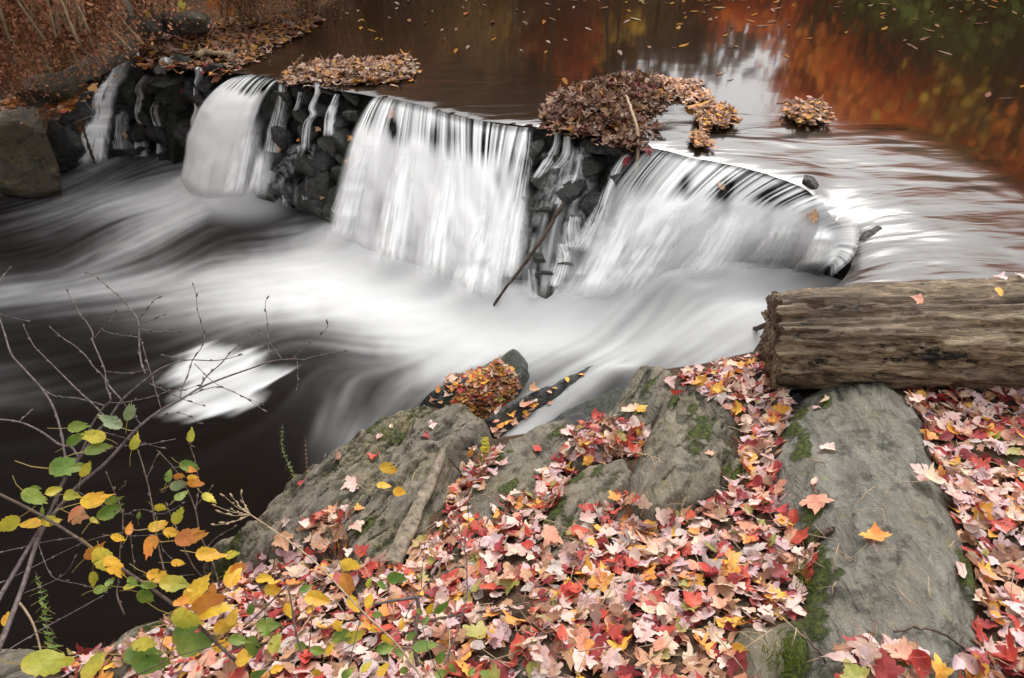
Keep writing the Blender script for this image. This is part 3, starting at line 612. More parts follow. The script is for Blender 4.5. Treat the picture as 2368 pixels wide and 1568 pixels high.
FALLA = sheet('waterfall', 'left waterfall, a single white curtain arching off the weir lip', [(556, 176), (575, 172), (600, 172), (625, 178), (648, 186)], [(440, 424), (475, 452), (515, 462), (560, 464), (604, 466)], 260, 130, .93, .5, 1, 170, .06, [(610, 205, 14, .45), (640, 260, 22, .35), (600, 280, 20, .2), (575, 375, 18, .18)], topfade=.07)
FALLB = sheet('waterfall', 'middle waterfall, a wide white curtain between two banks of black stones', [(862, 222), (900, 230), (950, 240), (1010, 255), (1060, 267), (1120, 278), (1180, 287), (1240, 294)], [(782, 538), (850, 582), (930, 610), (1000, 632), (1060, 662), (1100, 682), (1128, 692), (1166, 700)], 520, 150, .98, .62, 3, 150, .03,
      [(910, 290, 12, .7), (1000, 300, 18, .6), (1050, 300, 14, .55), (1120, 320, 16, .3), (1185, 385, 22, .5), (1150, 400, 10, .4), (990, 550, 24, .45), (950, 560, 18, .3), (1020, 470, 16, .3), (1160, 440, 10, .3), (1130, 500, 18, .22), (880, 470, 20, .16)], topfade=.15)
FALLC = sheet('waterfall', 'right waterfall, the widest white curtain curving round beside the log', [(1478, 339), (1560, 356), (1640, 373), (1720, 390), (1800, 412), (1870, 436), (1930, 468), (1978, 512), (1984, 560), (1952, 614), (1905, 658)], [(1282, 694), (1370, 698), (1445, 690), (1510, 662), (1590, 645), (1660, 642), (1730, 644), (1780, 650), (1830, 660), (1868, 668), (1895, 676)], 640, 150, 1.0, .7, 5, 130, .05,
      [(1420, 480, 34, .35), (1350, 560, 40, .3), (1310, 620, 40, .3), (1585, 424, 16, .6), (1676, 440, 18, .65), (1777, 482, 26, .4), (1712, 527, 20, .25), (1877, 426, 16, .4), (1480, 460, 20, .22), (1650, 470, 14, .25), (1460, 600, 30, .15)], topfade=.16)
def trickle(pts, wid, dens, label, seed, off=.12, name='water_trickle', cat='trickle', group=None, parent=None, tail=.9, fine=1.0):
    n = max(30, int(len(pts)*18)); pw = resample([(*p, w_) for p, w_ in zip(pts, wid)], n); m = 26
    V = []; C = []; Tn = []
    for i, (u, v, w_) in enumerate(pw):
        f = i/(n-1)
        for j in range(m):
            x = j/(m-1)*2-1; lob = .012*(1-x*x)
            p, n_ = on_face(u, v, off+.015*math.sin(i*.3+seed)*0) if j == 0 else (p, n_)
            if j == 0: dep = float(proj(p)[2])
            q = Pd(u+x*w_/2, v, dep)+n_*lob*3; V.append(q)
    V = np.array(V); s = np.tile(np.linspace(-1, 1, m), n); t = np.repeat(np.linspace(0, 1, n), m); L = len(pts)*.15
    wd = np.repeat(pw[:, 2], m)*.0035
    st = .6*vnoise(s*wd*200, t*L*1.5, 0, seed+5)+vnoise(s*wd*60+.3*fbm(s*wd*9, t*L*6, 1, 2, seed+3), t*L*2, 0, seed)+.7*vnoise(s*wd*110, t*L*2, 0, seed+1)
    cl = fbm(s*wd*12, t*L*7, 0, 3, seed+2)
    # sideways drift of the streaks so the flow looks braided
    cov = (1.15*dens*(1+.7*cl)+.42*fine*st*(.4+dens))*np.clip(1-(s+.18*cl)**2, 0, 1)**1.3*sstep(0, .06 if parent is None else .4, t)*sstep(1, tail, t)
    # keep the ribbon smooth down its length
    Vg = V.reshape(n, m, 3); k = 9; ker = np.hanning(k+2)[1:-1]; ker /= ker.sum()
    pad = np.concatenate([np.repeat(Vg[:1], k//2, 0), Vg, np.repeat(Vg[-1:], k//2, 0)])
    Vs = sum(ker[q]*pad[q:q+n] for q in range(k))
    o = thing(name, Vs.reshape(-1, 3), grid_faces(n, m), M_FOAM, label, cat, group, attrs={'cov': np.clip(cov, 0, 1), 'tone': np.clip(.85+.3*st*fine, 0, 1)})
    if parent: o.parent = parent; o.location = np.array(o.location)-np.array(parent.location)
TR = [([(292, 128), (285, 142), (277, 165), (268, 185), (252, 200), (242, 215), (237, 240), (238, 262), (228, 290), (217, 325), (205, 385)], [16, 34, 46, 46, 50, 64, 60, 56, 66, 78, 90], 1.0, 'stepped white cascade running down beside the left bank boulders'),
      ([(285, 255), (278, 290), (284, 350)], [26, 44, 54], .35, 'thin veil of water spreading right of the stepped cascade'),
      ([(385, 132), (386, 145), (375, 165), (385, 182), (380, 200)], [20, 44, 44, 28, 28], .55, 'short broken trickle off the weir top right of the stepped cascade'),
      ([(345, 172), (325, 205), (328, 225), (322, 250), (325, 272), (342, 290)], [22, 24, 20, 18, 24, 44], .5, 'narrow trickle dropping step by step between black stones at left'),
      ([(372, 232), (360, 255), (365, 280), (372, 295)], [24, 26, 26, 30], .42, 'small curved trickle over a rounded black stone at left'),
      ([(318, 305), (325, 330), (325, 365)], [24, 38, 52], .55, 'short white trickle meeting the pool at the foot of the left stones'),
      ([(372, 328), (375, 368)], [18, 28], .5, 'tiny spout into the pool right of the left stones'),
      ([(455, 145), (462, 170), (456, 195), (455, 230), (458, 255), (452, 280), (460, 312)], [18, 22, 14, 18, 18, 26, 36], .5, 'thin trickle close beside the left waterfall'),
      ([(733, 188), (735, 215), (722, 250), (727, 265), (712, 290), (707, 352)], [14, 15, 20, 20, 26, 28], .55, 'long thin trickle in the middle of the black stones between left and middle falls'),
      ([(783, 216), (776, 232), (769, 255), (765, 275), (763, 318)], [10, 16, 26, 30, 34], .8, 'bright arched spout beside the middle waterfall'),
      ([(697, 212), (692, 240), (685, 258)], [12, 14, 18], .42, 'faint trickle below the leaf raft on the weir'),
      ([(820, 382), (802, 430), (782, 480), (768, 508)], [24, 34, 36, 50], .38, 'thin veil running down the left edge of the middle waterfall'),
      ([(660, 440), (664, 478)], [18, 22], .35, 'small dribble at the foot of the stones right of the left waterfall'),
      ([(706, 450), (716, 480)], [16, 30], .35, 'forked dribble over the lowest stones beside the left waterfall'),
      ([(1312, 306), (1313, 340), (1306, 365), (1282, 392)], [16, 26, 26, 26], .55, 'trickle under the leaf mound in the gap between middle and right falls'),
      ([(1290, 302), (1285, 340), (1262, 385), (1240, 415)], [12, 22, 34, 24], .5, 'trickle at the left side of the gap between middle and right falls'),
      ([(1345, 355), (1340, 390), (1332, 415), (1322, 432)], [16, 18, 18, 18], .42, 'fine trickle in the gap just under the leaf mound'),
      ([(1318, 402), (1316, 440), (1300, 475)], [34, 84, 66], .32, 'sheer veil over the domed black stone in the gap'),
      ([(1452, 352), (1430, 385), (1412, 430), (1396, 480), (1376, 530), (1352, 585)], [20, 28, 36, 48, 70, 90], .62, 'slanting white stream at the left edge of the right waterfall'),
      ([(1330, 498), (1326, 530), (1332, 575)], [46, 56, 60], .33, 'soft veil in the lower part of the gap right of the stick'),
      ([(1175, 500), (1180, 540), (1175, 580), (1166, 645)], [44, 48, 66, 90], .55, 'broad veil at the right foot of the middle waterfall left of the stick'),
      ([(1300, 560), (1310, 600), (1292, 665)], [34, 66, 96], .42, 'spreading veil over the lowest stones right of the stick'),
      ([(1230, 618), (1236, 690)], [24, 30], .33, 'dribble at the bottom of the gap'), ([(1420, 520), (1400, 570), (1370, 640)], [60, 90, 110], .5, 'wide veil joining the right waterfall to the gap'),
      ([(1340, 335), (1322, 400), (1300, 480), (1282, 560), (1272, 640), (1266, 695)], [60, 120, 160, 180, 190, 190], .17, 'broad film of water over all the stones of the gap'), ([(705, 330), (695, 400), (692, 478)], [60, 150, 190], .10, 'faint film of water over the stones right of the left waterfall'),
      ([(1215, 300), (1212, 350), (1200, 420), (1185, 500)], [30, 46, 56, 66], .6, 'soft feathered strand along the right edge of the middle waterfall'), ([(655, 190), (652, 240), (640, 300), (628, 370), (615, 440)], [20, 30, 44, 50, 50], .4, 'soft feathered strand along the right edge of the left waterfall')]
for k, (a, b_, c_, l_) in enumerate(TR): trickle(a, b_, c_, l_, 40+k*3, .2 if k == 0 else .12)

TONGUES = [(FALLB, [([(870, 290), (850, 360), (825, 440), (800, 530), (788, 570)], [40, 70, 90, 110, 150]), ([(960, 310), (945, 390), (930, 480), (915, 570), (908, 630)], [50, 80, 100, 110, 150]), ([(1060, 330), (1045, 420), (1030, 520), (1020, 600), (1012, 665)], [60, 90, 110, 120, 150]), ([(1150, 420), (1140, 500), (1120, 590), (1105, 660), (1100, 700)], [50, 80, 110, 130, 160]), ([(1210, 420), (1195, 500), (1180, 580), (1165, 660)], [40, 60, 80, 100])]),
           (FALLC, [([(1500, 420), (1460, 500), (1420, 580), (1380, 660), (1360, 700)], [60, 90, 120, 140, 170]), ([(1600, 440), (1560, 510), (1510, 590), (1460, 660), (1440, 695)], [70, 100, 120, 150, 170]), ([(1720, 470), (1690, 530), (1650, 600), (1610, 648)], [80, 110, 130, 150]), ([(1830, 490), (1810, 550), (1780, 610), (1750, 650)], [70, 100, 120, 130]), ([(1920, 520), (1905, 570), (1880, 620), (1850, 660)], [50, 70, 90, 110])]),
           (FALLA, [([(520, 240), (490, 310), (475, 380), (465, 440)], [50, 70, 80, 100]), ([(590, 260), (570, 340), (555, 420), (545, 465)], [50, 70, 80, 110]), ([(615, 330), (605, 400), (592, 465)], [40, 50, 70])])]
for fa, lst in TONGUES:
    for k, (a, b_) in enumerate(lst): trickle(a, b_, .72, None, 140+k*7+len(lst), .24, 'cascade_tongue', None, None, fa, .72, .45)
# ================================================================== near bank: ground, rocks
NBK = [(1183, 1568, 1.06), (2367, 1568, 1.12), (1800, 1568, 1.10), (600, 1568, .84), (100, 1560, .5), (2367, 1200, 1.03), (2300, 950, .93), (2000, 860, .86), (1780, 885, .72), (1600, 860, .5), (1470, 900, .42), (1300, 1000, .38), (1130, 1020, .28), (1000, 930, .12), (900, 975, .08), (760, 1060, .02), (620, 1180, .03), (520, 1270, .06), (440, 1350, .08), (250, 1480, .12), (0, 1480, .05),
       (1100, 1300, .82), (1600, 1200, .88), (900, 1200, .5), (750, 1320, .5), (1500, 1050, .66), (1250, 1120, .55), (2600, 1400, 1.1), (2700, 900, 1.05), (1183, 2200, 1.2), (2200, 2200, 1.25), (200, 2200, .7), (3200, 700, 1.2), (2367, 760, .9), (1000, 1450, .9)]
TB = TPS([Pz(u, v, z)[:2] for u, v, z in NBK], np.array([z for *_, z in NBK]), 1e-3)
def onbank(u, v, h=0.0, it=14):
    z = .7
    for _ in range(it): p = Pz(u, v, z); z = .45*z+.55*(float(TB(p[0], p[1]))+h)
    p = Pz(u, v, z); return p
EDGE = [(-60, 1500), (60, 1500), (250, 1490), (330, 1440), (430, 1360), (520, 1275), (620, 1180), (700, 1110), (770, 1050), (840, 990), (920, 950), (1000, 925), (1100, 960), (1135, 1000), (1220, 985), (1300, 945), (1380, 905), (1450, 875), (1530, 838), (1620, 826), (1700, 806), (1770, 790), (1800, 700)]
EDW = [onbank(u, v)[:2] for u, v in EDGE]
BANKP = np.vstack([EDW, [Pz(1930, 668, 1.0)[:2], Pz(2150, 675, 1.0)[:2], Pz(2400, 690, 1.0)[:2], (4.2, 2.2), (12, 3), (12, -6), (-3, -6), (-1.9, .2)]])
def bank0(x, y):
    d = sdist(BANKP, x, y); z = TB(x, y); z = np.where(y < .4, np.minimum(z, 1.5), z)
    z = np.clip(z, -.3, 2.0)
    return z + .018*fbm(np.asarray(x)*5, np.asarray(y)*5, 0, 3, 71)*sstep(0, .15, d) - np.clip(-d*1.6, 0, 1.2) - .05*sstep(.1, 0, d)
_bx, _by = np.meshgrid(np.concatenate([np.arange(-3, 3.4, .025), np.linspace(3.45, 10, 30)]), np.concatenate([np.linspace(-5, .1, 26), np.arange(.12, 3.6, .025)]))
bz = bank0(_bx, _by)
link('near_bank_ground', mesh('near_bank_ground', np.stack([_bx, _by, bz], -1).reshape(-1, 3), grid_faces(*_bx.shape), M_SOIL, attrs={'moss': .25*sstep(.3, .6, fbm(_bx*3, _by*3, 0, 3, 4))}), kind='structure')
SX, SY = .4472, .8944                    # strike of the rock layers
MOSS = [(1120, 1095, .10), (1145, 1070, .07), (1270, 1190, .07), (1265, 1215, .05), (1550, 960, .05), (1620, 1005, .10), (1600, 950, .05), (1330, 1110, .05), (1850, 1050, .07), (1830, 1000, .05), (1870, 1190, .06), (1875, 1330, .12), (1850, 1380, .10), (1880, 1300, .09), (1830, 1520, .07), (1900, 950, .05), (2250, 1310, .07), (2230, 1290, .05),
        (330, 1440, .08), (400, 1440, .08), (540, 1300, .06), (480, 1340, .06), (620, 1200, .05), (930, 1020, .05), (880, 990, .06), (690, 1130, .05), (1380, 1090, .04), (1160, 1010, .06), (2340, 1010, .08), (1880, 1430, .06), (1720, 970, .06), (850, 1250, .05), (1060, 1180, .06), (1180, 1130, .06), (1850, 960, .05), (960, 1000, .04), (1290, 1000, .05), (1700, 1100, .05)]
MOSSW = [(onbank(u, v, .05), r_) for u, v, r_ in MOSS]
ROCKS = [
 ('boulder', 'big smooth grey boulder slab running to the bottom edge below the log', M_ROCKB, .13, .07, .012, [(1990, 865), (2050, 872), (2110, 905), (2150, 970), (2165, 1050), (2190, 1140), (2230, 1220), (2275, 1310), (2262, 1400), (2262, 1500), (2250, 1640), (1890, 1640), (1860, 1560), (1880, 1470), (1905, 1400), (1880, 1330), (1895, 1240), (1840, 1180), (1808, 1100), (1806, 1010), (1835, 945), (1900, 890)]),
 ('rock', 'large layered grey rock jutting into the dark pool on the left of the bank', M_ROCK, .15, .04, .05, [(985, 915), (1010, 922), (1060, 945), (1118, 950), (1127, 985), (1100, 1045), (1060, 1080), (1000, 1150), (930, 1250), (850, 1320), (800, 1300), (770, 1260), (700, 1260), (600, 1290), (510, 1300), (470, 1310), (600, 1200), (700, 1105), (760, 1050), (830, 1000), (900, 955)]),
 ('rock', 'upright pale grey rock standing behind the leaf filled gap, nearest the chute', M_ROCK, .12, .03, .02, [(1470, 850), (1530, 846), (1562, 880), (1550, 930), (1500, 965), (1430, 1020), (1350, 1060), (1310, 1045), (1390, 970), (1440, 910)]),
 ('rock', 'low mossy grey rock right of the white chute', M_ROCK, .09, .03, .036, [(1180, 1020), (1240, 985), (1310, 960), (1332, 985), (1310, 1040), (1270, 1100), (1200, 1160), (1080, 1170), (1085, 1110), (1140, 1060)]),
 ('rock', 'ridged grey slab with mossy clefts left of the upper leaf bed', M_ROCK, .12, .03, .05, [(1530, 935), (1600, 925), (1680, 945), (1722, 1010), (1705, 1090), (1650, 1125), (1600, 1150), (1540, 1190), (1445, 1180), (1465, 1100), (1500, 1030)]),
 ('rock', 'small rounded grey rock below the wet leaves at the log end', M_ROCK, .07, .035, .012, [(1570, 890), (1640, 875), (1690, 900), (1745, 945), (1705, 968), (1600, 940)]),
 ('rock', 'smooth grey slab half buried in pink leaves in mid bank', M_ROCK, .07, .03, .02, [(1290, 1130), (1360, 1080), (1440, 1055), (1452, 1080), (1410, 1150), (1345, 1225), (1280, 1270), (1255, 1250), (1275, 1190)]),
 ('rock', 'grey rock at the bottom edge left of the big boulder', M_ROCK, .08, .05, .02, [(1690, 1490), (1740, 1440), (1800, 1460), (1850, 1450), (1890, 1500), (1850, 1620), (1740, 1620), (1700, 1540)]),
 ('rock', 'mossy grey rock at the right edge below the log', M_ROCK, .05, .06, .015, [(2295, 990), (2400, 970), (2470, 1060), (2350, 1060)]),
 ('rock', 'mossy rock at the pool edge in the bottom left behind the yellow leaves', M_ROCK, .10, .06, .03, [(180, 1530), (290, 1440), (400, 1415), (450, 1425), (430, 1470), (380, 1520), (280, 1560), (190, 1570)]),
 ('rock', 'dark mossy rock in the bottom left corner', M_ROCK, .07, .06, .02, [(-60, 1470), (40, 1440), (85, 1480), (60, 1560), (-60, 1600)]),
 ('rock', 'grey rock strip left of the weathered driftwood piece', M_ROCK, .08, .05, .02, [(860, 1210), (960, 1080), (1010, 1050), (1000, 1110), (940, 1220), (850, 1360), (800, 1350)]),
 ('rock', 'narrow grey rock with bright moss in the middle of the bank', M_ROCK, .07, .04, .02, [(1080, 1160), (1150, 1090), (1230, 1080), (1210, 1150), (1120, 1250), (1050, 1330), (1010, 1320)]),
 ('rock', 'small grey rock just showing through the leaves near the bottom centre', M_ROCK, .085, .05, .015, [(1190, 1480), (1250, 1440), (1320, 1470), (1300, 1540), (1200, 1550)]),
 ('wet_rock', 'black wet rock along the foot of the bank beside the chute', M_WET, .05, .04, .03, [(1240, 985), (1290, 945), (1350, 918), (1420, 890), (1470, 890), (1440, 940), (1340, 985), (1250, 1010)]),
 ('wet_rock', 'black wet rock under the leaves at the foot of the log', M_WET, .05, .05, .02, [(1620, 860), (1700, 830), (1780, 830), (1850, 900), (1860, 950), (1760, 960), (1680, 905)]),
]
RF = []
def rockfield(spec):
    name, lab, m, h, wdt, rg, poly = spec
    pw = np.array([onbank(u, v, h*.6)[:2] for u, v in poly])
    lo = pw.min(0)-.12; hi = pw.max(0)+.12; r_ = .008 if m is not M_WET else .015
    X, Y = np.meshgrid(np.arange(lo[0], hi[0], r_), np.arange(lo[1], hi[1], r_))
    s = X*SX+Y*SY; t = X*SY-Y*SX
    d = sdist(pw, X+.025*fbm(X*9, Y*9, 0, 3, 51), Y+.025*fbm(X*9, Y*9, 5, 3, 52))+.022
    b0 = bank0(X, Y); b0 = np.where(b0 < -.2, -.2, b0)
    sd = abs(hash(lab)) % 97 if False else sum(map(ord, lab)) % 97
    pr = np.where(d > 0, h*(1-np.exp(-np.maximum(d, 0)/wdt)), 2.2*d)
    tw = t*6.5+.5*fbm(X*3, Y*3, 0, 2, sd)+.25*fbm(X*11, Y*11, 0, 2, sd+3); lay = fbm(tw, s*.9, 0, 3, sd); q5 = lay*5; st5 = np.floor(q5)+sstep(.62, .98, q5-np.floor(q5)); lay = .35*lay+.75*st5/5
    fine = fbm(t*34, s*5, 0, 3, sd+5)
    cr = fbm(t*9+.5*fbm(X*4, Y*4, 0, 2, sd+8), s*.8, 2, 2, sd+7); cr2 = fbm(t*21, s*2.2, 4, 2, sd+9)
    crk = sstep(.07, 0, np.abs(cr))*1.0+.45*sstep(.06, 0, np.abs(cr2)); crk = crk*sstep(-.25, .15, fbm(X*3, Y*3, 3, 2, sd+11))
    Z = b0+pr+sstep(-.02, .05, d)*(rg*2.5*lay+.015*fine+.5*rg*fbm(X*4, Y*4, 0, 3, sd+1)-(.8*rg+.004)*crk+.006*fbm(X*28, Y*28, 0, 3, sd+2))
    if m is M_ROCKB: Z = Z+sstep(0, .2, d)*.02*fbm(t*3, s*1.5, 0, 3, 5)
    moss = np.zeros(X.shape)
    for p, mr in MOSSW: moss = np.maximum(moss, np.exp(-((((X-p[0])*SX+(Y-p[1])*SY)*.62)**2+(((X-p[0])*SY-(Y-p[1])*SX)*1.7)**2)/(mr*mr)*(1+1.1*fbm(X*14, Y*14, 0, 3, 3))))
    crev = (sstep(.0, -.5, lay)*.5+.45*crk*sstep(-.1, .3, fbm(X*5, Y*5, 9, 2, 77)))*sstep(.0, .06, d) if m is M_ROCK else .3*crk
    moss = np.clip(np.maximum(moss*.95, crev*.9)+.18*sstep(.05, -.03, d), 0, 1)
    Z = Z+.012*moss*sstep(.3, .6, moss)
    keep = d > -.10
    return name, lab, m, X, Y, Z, moss, keep, crk
BIGZ = None
fx0, fx1, fy0, fy1, frs = -2.4, 3.6, -.2, 3.6, .0125
FXn, FYn = int((fx1-fx0)/frs), int((fy1-fy0)/frs)
FX, FY = np.meshgrid(np.linspace(fx0, fx1, FXn), np.linspace(fy0, fy1, FYn)); BIGZ = bank0(FX, FY)
def gs(a, x, y):
    yi = np.clip((np.asarray(y)-fy0)/frs*(FYn/(FYn+1e-9))*((FYn-1)/((fy1-fy0)/frs)), 0, FYn-1.001); xi = np.clip((np.asarray(x)-fx0)/frs*((FXn-1)/((fx1-fx0)/frs)), 0, FXn-1.001)
    y0 = yi.astype(int); x0 = xi.astype(int); fy = yi-y0; f_x = xi-x0
    return (a[y0, x0]*(1-f_x)+a[y0, x0+1]*f_x)*(1-fy)+(a[y0+1, x0]*(1-f_x)+a[y0+1, x0+1]*f_x)*fy
for spec in ROCKS:
    name, lab, m, X, Y, Z, moss, keep, crk = rockfield(spec)
    F = grid_faces(*X.shape); F = F[keep.ravel()[F].all(1)]; us = np.unique(F); mp = np.zeros(X.size, int); mp[us] = np.arange(len(us))
    thing(name, np.stack([X, Y, Z], -1).reshape(-1, 3)[us], mp[F], m, lab, 'boulder' if name == 'boulder' else 'rock', attrs={'moss': moss.ravel()[us], 'crack': np.clip(crk*np.ones(X.shape), 0, 1).ravel()[us]})
    xi = (FX-X[0, 0])/(X[0, 1]-X[0, 0]); yi = (FY-Y[0, 0])/(Y[1, 0]-Y[0, 0]); ok = (xi >= 0) & (yi >= 0) & (xi < X.shape[1]-1) & (yi < X.shape[0]-1)
    x0 = xi[ok].astype(int); y0 = yi[ok].astype(int); q = np.where(keep[y0, x0], Z[y0, x0], -9); BIGZ[ok] = np.maximum(BIGZ[ok], q)
def ground(x, y): return gs(BIGZ, x, y)
def gnormal(x, y, e=.03):
    return np.array([-(ground(x+e, y)-ground(x-e, y))/(2*e), -(ground(x, y+e)-ground(x, y-e))/(2*e), 1.0])
def onground(u, v):
    z = .8
    for _ in range(18): p = Pz(u, v, z); z = .6*z+.4*float(ground(p[0], p[1]))
    return Pz(u, v, z)
# rocks standing in the chute
def mound(name, lab, poly, h, wdt, m, base):
    pw = np.array([Pz(u, v, base)[:2] for u, v in poly]); lo = pw.min(0)-.1; hi = pw.max(0)+.1
    X, Y = np.meshgrid(np.arange(lo[0], hi[0], .015), np.arange(lo[1], hi[1], .015)); d = sdist(pw, X+.03*fbm(X*7, Y*7, 0, 3, 61), Y+.03*fbm(X*7, Y*7, 4, 3, 62))
    Z = base-.06+np.where(d > 0, h*(1-np.exp(-np.maximum(d, 0)/wdt)), 1.5*d)+sstep(0, .05, d)*(.05*fbm((X*SY-Y*SX)*6, (X*SX+Y*SY)*2, 0, 4, 63))
    k = d > -.08; F = grid_faces(*X.shape); F = F[k.ravel()[F].all(1)]; us = np.unique(F); mp = np.zeros(X.size, int); mp[us] = np.arange(len(us))
    thing(name, np.stack([X, Y, Z], -1).reshape(-1, 3)[us], mp[F], m, lab, 'rock', attrs={'moss': np.zeros(len(us))})
    return X, Y, Z, d
MD = mound('wet_rock', 'black wet rock in mid stream buried under orange brown leaves', [(965, 925), (1010, 890), (1060, 862), (1120, 835), (1165, 812), (1195, 808), (1222, 830), (1232, 870), (1195, 915), (1130, 945), (1060, 945), (1000, 940)], .17, .08, M_WET, .09)
MR = mound('wet_rock', 'black wet rock ridge in the chute right of the leafy rock', [(1100, 975), (1180, 935), (1235, 905), (1290, 872), (1350, 842), (1395, 826), (1405, 836), (1350, 872), (1290, 915), (1220, 955), (1130, 985)], .14, .05, M_WET, .16)
mound('wet_rock', 'black wet rock at the right end of the weir lip', [(2000, 522), (2020, 512), (2055, 517), (2068, 530), (2040, 538), (2005, 542), (1992, 535)], .09, .06, M_WET, ZUP-.035)
mound('wet_rock', 'small black wet rock peeping over the lip of the right waterfall', [(1855, 412), (1880, 405), (1905, 412), (1925, 428), (1890, 432), (1860, 425)], .06, .04, M_WET, ZUP-.045)
# ================================================================== log
def make_log():
    a = Pd(1783, 786, 3.13); b_ = Pd(2520, 772, 2.92); n, k = 220, 150
    ax = (b_-a)/np.linalg.norm(b_-a); sd = np.cross(ax, [0, 0, 1]); sd /= np.linalg.norm(sd); up = np.cross(sd, ax); L = np.linalg.norm(b_-a)
    s = np.linspace(0, L, n)[:, None]; th = np.linspace(0, 2*math.pi, k, endpoint=False)[None]
    r0 = .212+.045*s/L; g = r0*th
    cs, sn = np.cos(th), np.sin(th)
    fib = fbm(cs*12+3, sn*12, s*3.2, 4, 81); big = fbm(cs*2.2, sn*2.2, s*1.6, 3, 82); chip = fbm(cs*6, sn*6, s*6, 4, 83)
    r_ = r0*(1+.13*big)+.016*fib-.042*sstep(.1, .5, chip)*sstep(-.2, .3, fbm(cs*2, sn*2, s*2, 2, 84))+.006*np.round(fib*3)
    r_ = r_*(1-.12*sstep(.35, 1., -sn)*0)
    off = .09*fbm(cs*7, sn*7, 0, 4, 85)
    S = s-off*np.exp(-s/.05)*.5
    V = a+S[..., None]*ax+(r_*cs)[..., None]*sd+(r_*sn)[..., None]*up
    F = [tuple(int(q) for q in f) for f in np.stack([(np.arange(n-1)[:, None]*k+np.arange(k)[None]), (np.arange(n-1)[:, None]*k+(np.arange(k)[None]+1) % k), ((np.arange(n-1)[:, None]+1)*k+(np.arange(k)[None]+1) % k), ((np.arange(n-1)[:, None]+1)*k+np.arange(k)[None])], -1).reshape(-1, 4)]
    V = V.reshape(-1, 3); c0 = V[:k].mean(0); o_ = len(V); V = np.vstack([V, [c0+.01*ax]+(.5*V[:k]+.5*c0).tolist()]) if False else np.vstack([V, .5*V[:k]+.5*c0+.012*ax, [c0+.02*ax]])
    F += [(i, o_+i, o_+(i+1) % k, (i+1) % k) for i in range(k)] + [(o_+i, o_+k, o_+(i+1) % k) for i in range(k)]
    b = NB('rotten_log_wood'); p = b.obj()
    loc = b.map(p, (1, 1, 1), (0, 0, -math.atan2(ax[1], ax[0])))
    q = b.map(loc, (1.5, 9, 9)); n1 = b.noise(q, 5, 7, .68, .4); n2 = b.noise(b.map(loc, (1.6, 3.5, 3.5)), 3.2, 6, .75); n3 = b.noise(b.map(loc, (2.5, 22, 22)), 6, 4, .7)
    n4 = b.noise(b.map(loc, (.6, 2, 2)), 2.2, 4, .6)
    c = b.ramp(n1, [(.30, (.04, .026, .017)), (.42, (.17, .112, .066)), (.54, (.40, .285, .175)), (.72, (.60, .47, .33))])
    c = b.mix(b.ramp(n4, [(.45, 0.), (.6, .8)]), c, (.085, .05, .03))
    c = b.mix(b.ramp(n2, [(.56, 0.), (.61, .95)]), c, (.010, .009, .009))
    c = b.mix(b.ramp(n3, [(.35, .55), (.55, 0.)]), c, (.03, .02, .013))
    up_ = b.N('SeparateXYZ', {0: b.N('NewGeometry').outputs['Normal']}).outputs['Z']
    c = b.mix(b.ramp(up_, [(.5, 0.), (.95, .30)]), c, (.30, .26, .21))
    h = b.math('ADD', b.math('MULTIPLY', n1, 1.), b.math('MULTIPLY', n3, .6))
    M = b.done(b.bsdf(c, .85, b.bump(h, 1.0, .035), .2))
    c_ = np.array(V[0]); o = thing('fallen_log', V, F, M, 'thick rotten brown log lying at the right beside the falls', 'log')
    return a, b_, ax, sd, up
LOGA, LOGB, LAX, LSD, LUP = make_log()
def on_log(f, ang, out=0.0):
    L = np.linalg.norm(LOGB-LOGA); r_ = .212+.045*f+.012+out
    return LOGA+LAX*L*f+LSD*r_*math.cos(ang)+LUP*r_*math.sin(ang), LSD*math.cos(ang)+LUP*math.sin(ang)
# ================================================================== fallen leaves on the near bank
rng = random.Random(77); nrs = np.random.RandomState(77)
Z_BED = [(560, 1330), (640, 1260), (720, 1190), (800, 1170), (830, 1260), (900, 1330), (1000, 1250), (1040, 1160), (1075, 1060), (1120, 1030), (1170, 1060), (1080, 1170), (1100, 1200), (1230, 1140), (1290, 1060), (1300, 990), (1400, 960), (1470, 975), (1500, 990), (1480, 1070), (1430, 1060), (1330, 1090), (1250, 1220), (1290, 1270), (1400, 1170), (1440, 1130), (1530, 1190), (1630, 1150), (1700, 1110), (1720, 1010), (1680, 940), (1560, 870), (1640, 850), (1720, 825), (1790, 830), (1810, 900), (1830, 960), (1800, 1040), (1795, 1110), (1835, 1190), (1865, 1260), (1880, 1330), (1835, 1420), (1700, 1490), (1720, 1580), (1800, 1640), (200, 1640), (140, 1540), (330, 1480), (430, 1420)]
Z_RIGHT = [(1900, 850), (2000, 835), (2100, 835), (2190, 860), (2240, 890), (2367, 915), (2600, 915), (2600, 1700), (2235, 1700), (2240, 1480), (2248, 1330), (2205, 1200), (2165, 1120), (2148, 1050), (2130, 960), (2095, 905), (2040, 870), (1960, 880)]
Z_FOOT = [(1930, 1520), (2000, 1470), (2080, 1500), (2150, 1500), (2240, 1540), (2260, 1650), (1880, 1650)]
Z_THIN = [(640, 1240), (800, 1100), (900, 1050), (1000, 1130), (940, 1260), (840, 1330), (700, 1300)]
def zone(x, y, z):
    u, v, _ = proj(np.stack([x, y, z], -1)); j = 14*fbm(x*6, y*6, 0, 3, 91); u = u+j; v = v+14*fbm(x*6, y*6, 7, 3, 92)
    return inside(Z_BED, u, v), inside(Z_RIGHT, u, v), inside(Z_FOOT, u, v), u, v
KINDS = ['maple']*15+['oval']*4+['birch']*3+['oak']*1
leaves = []                              # (pos, normal, angle, size, kind, colour, level)
cand = nrs.uniform(0, 1, (34000, 2))*np.array([5.9, 3.8])+np.array([-2.3, -.15])
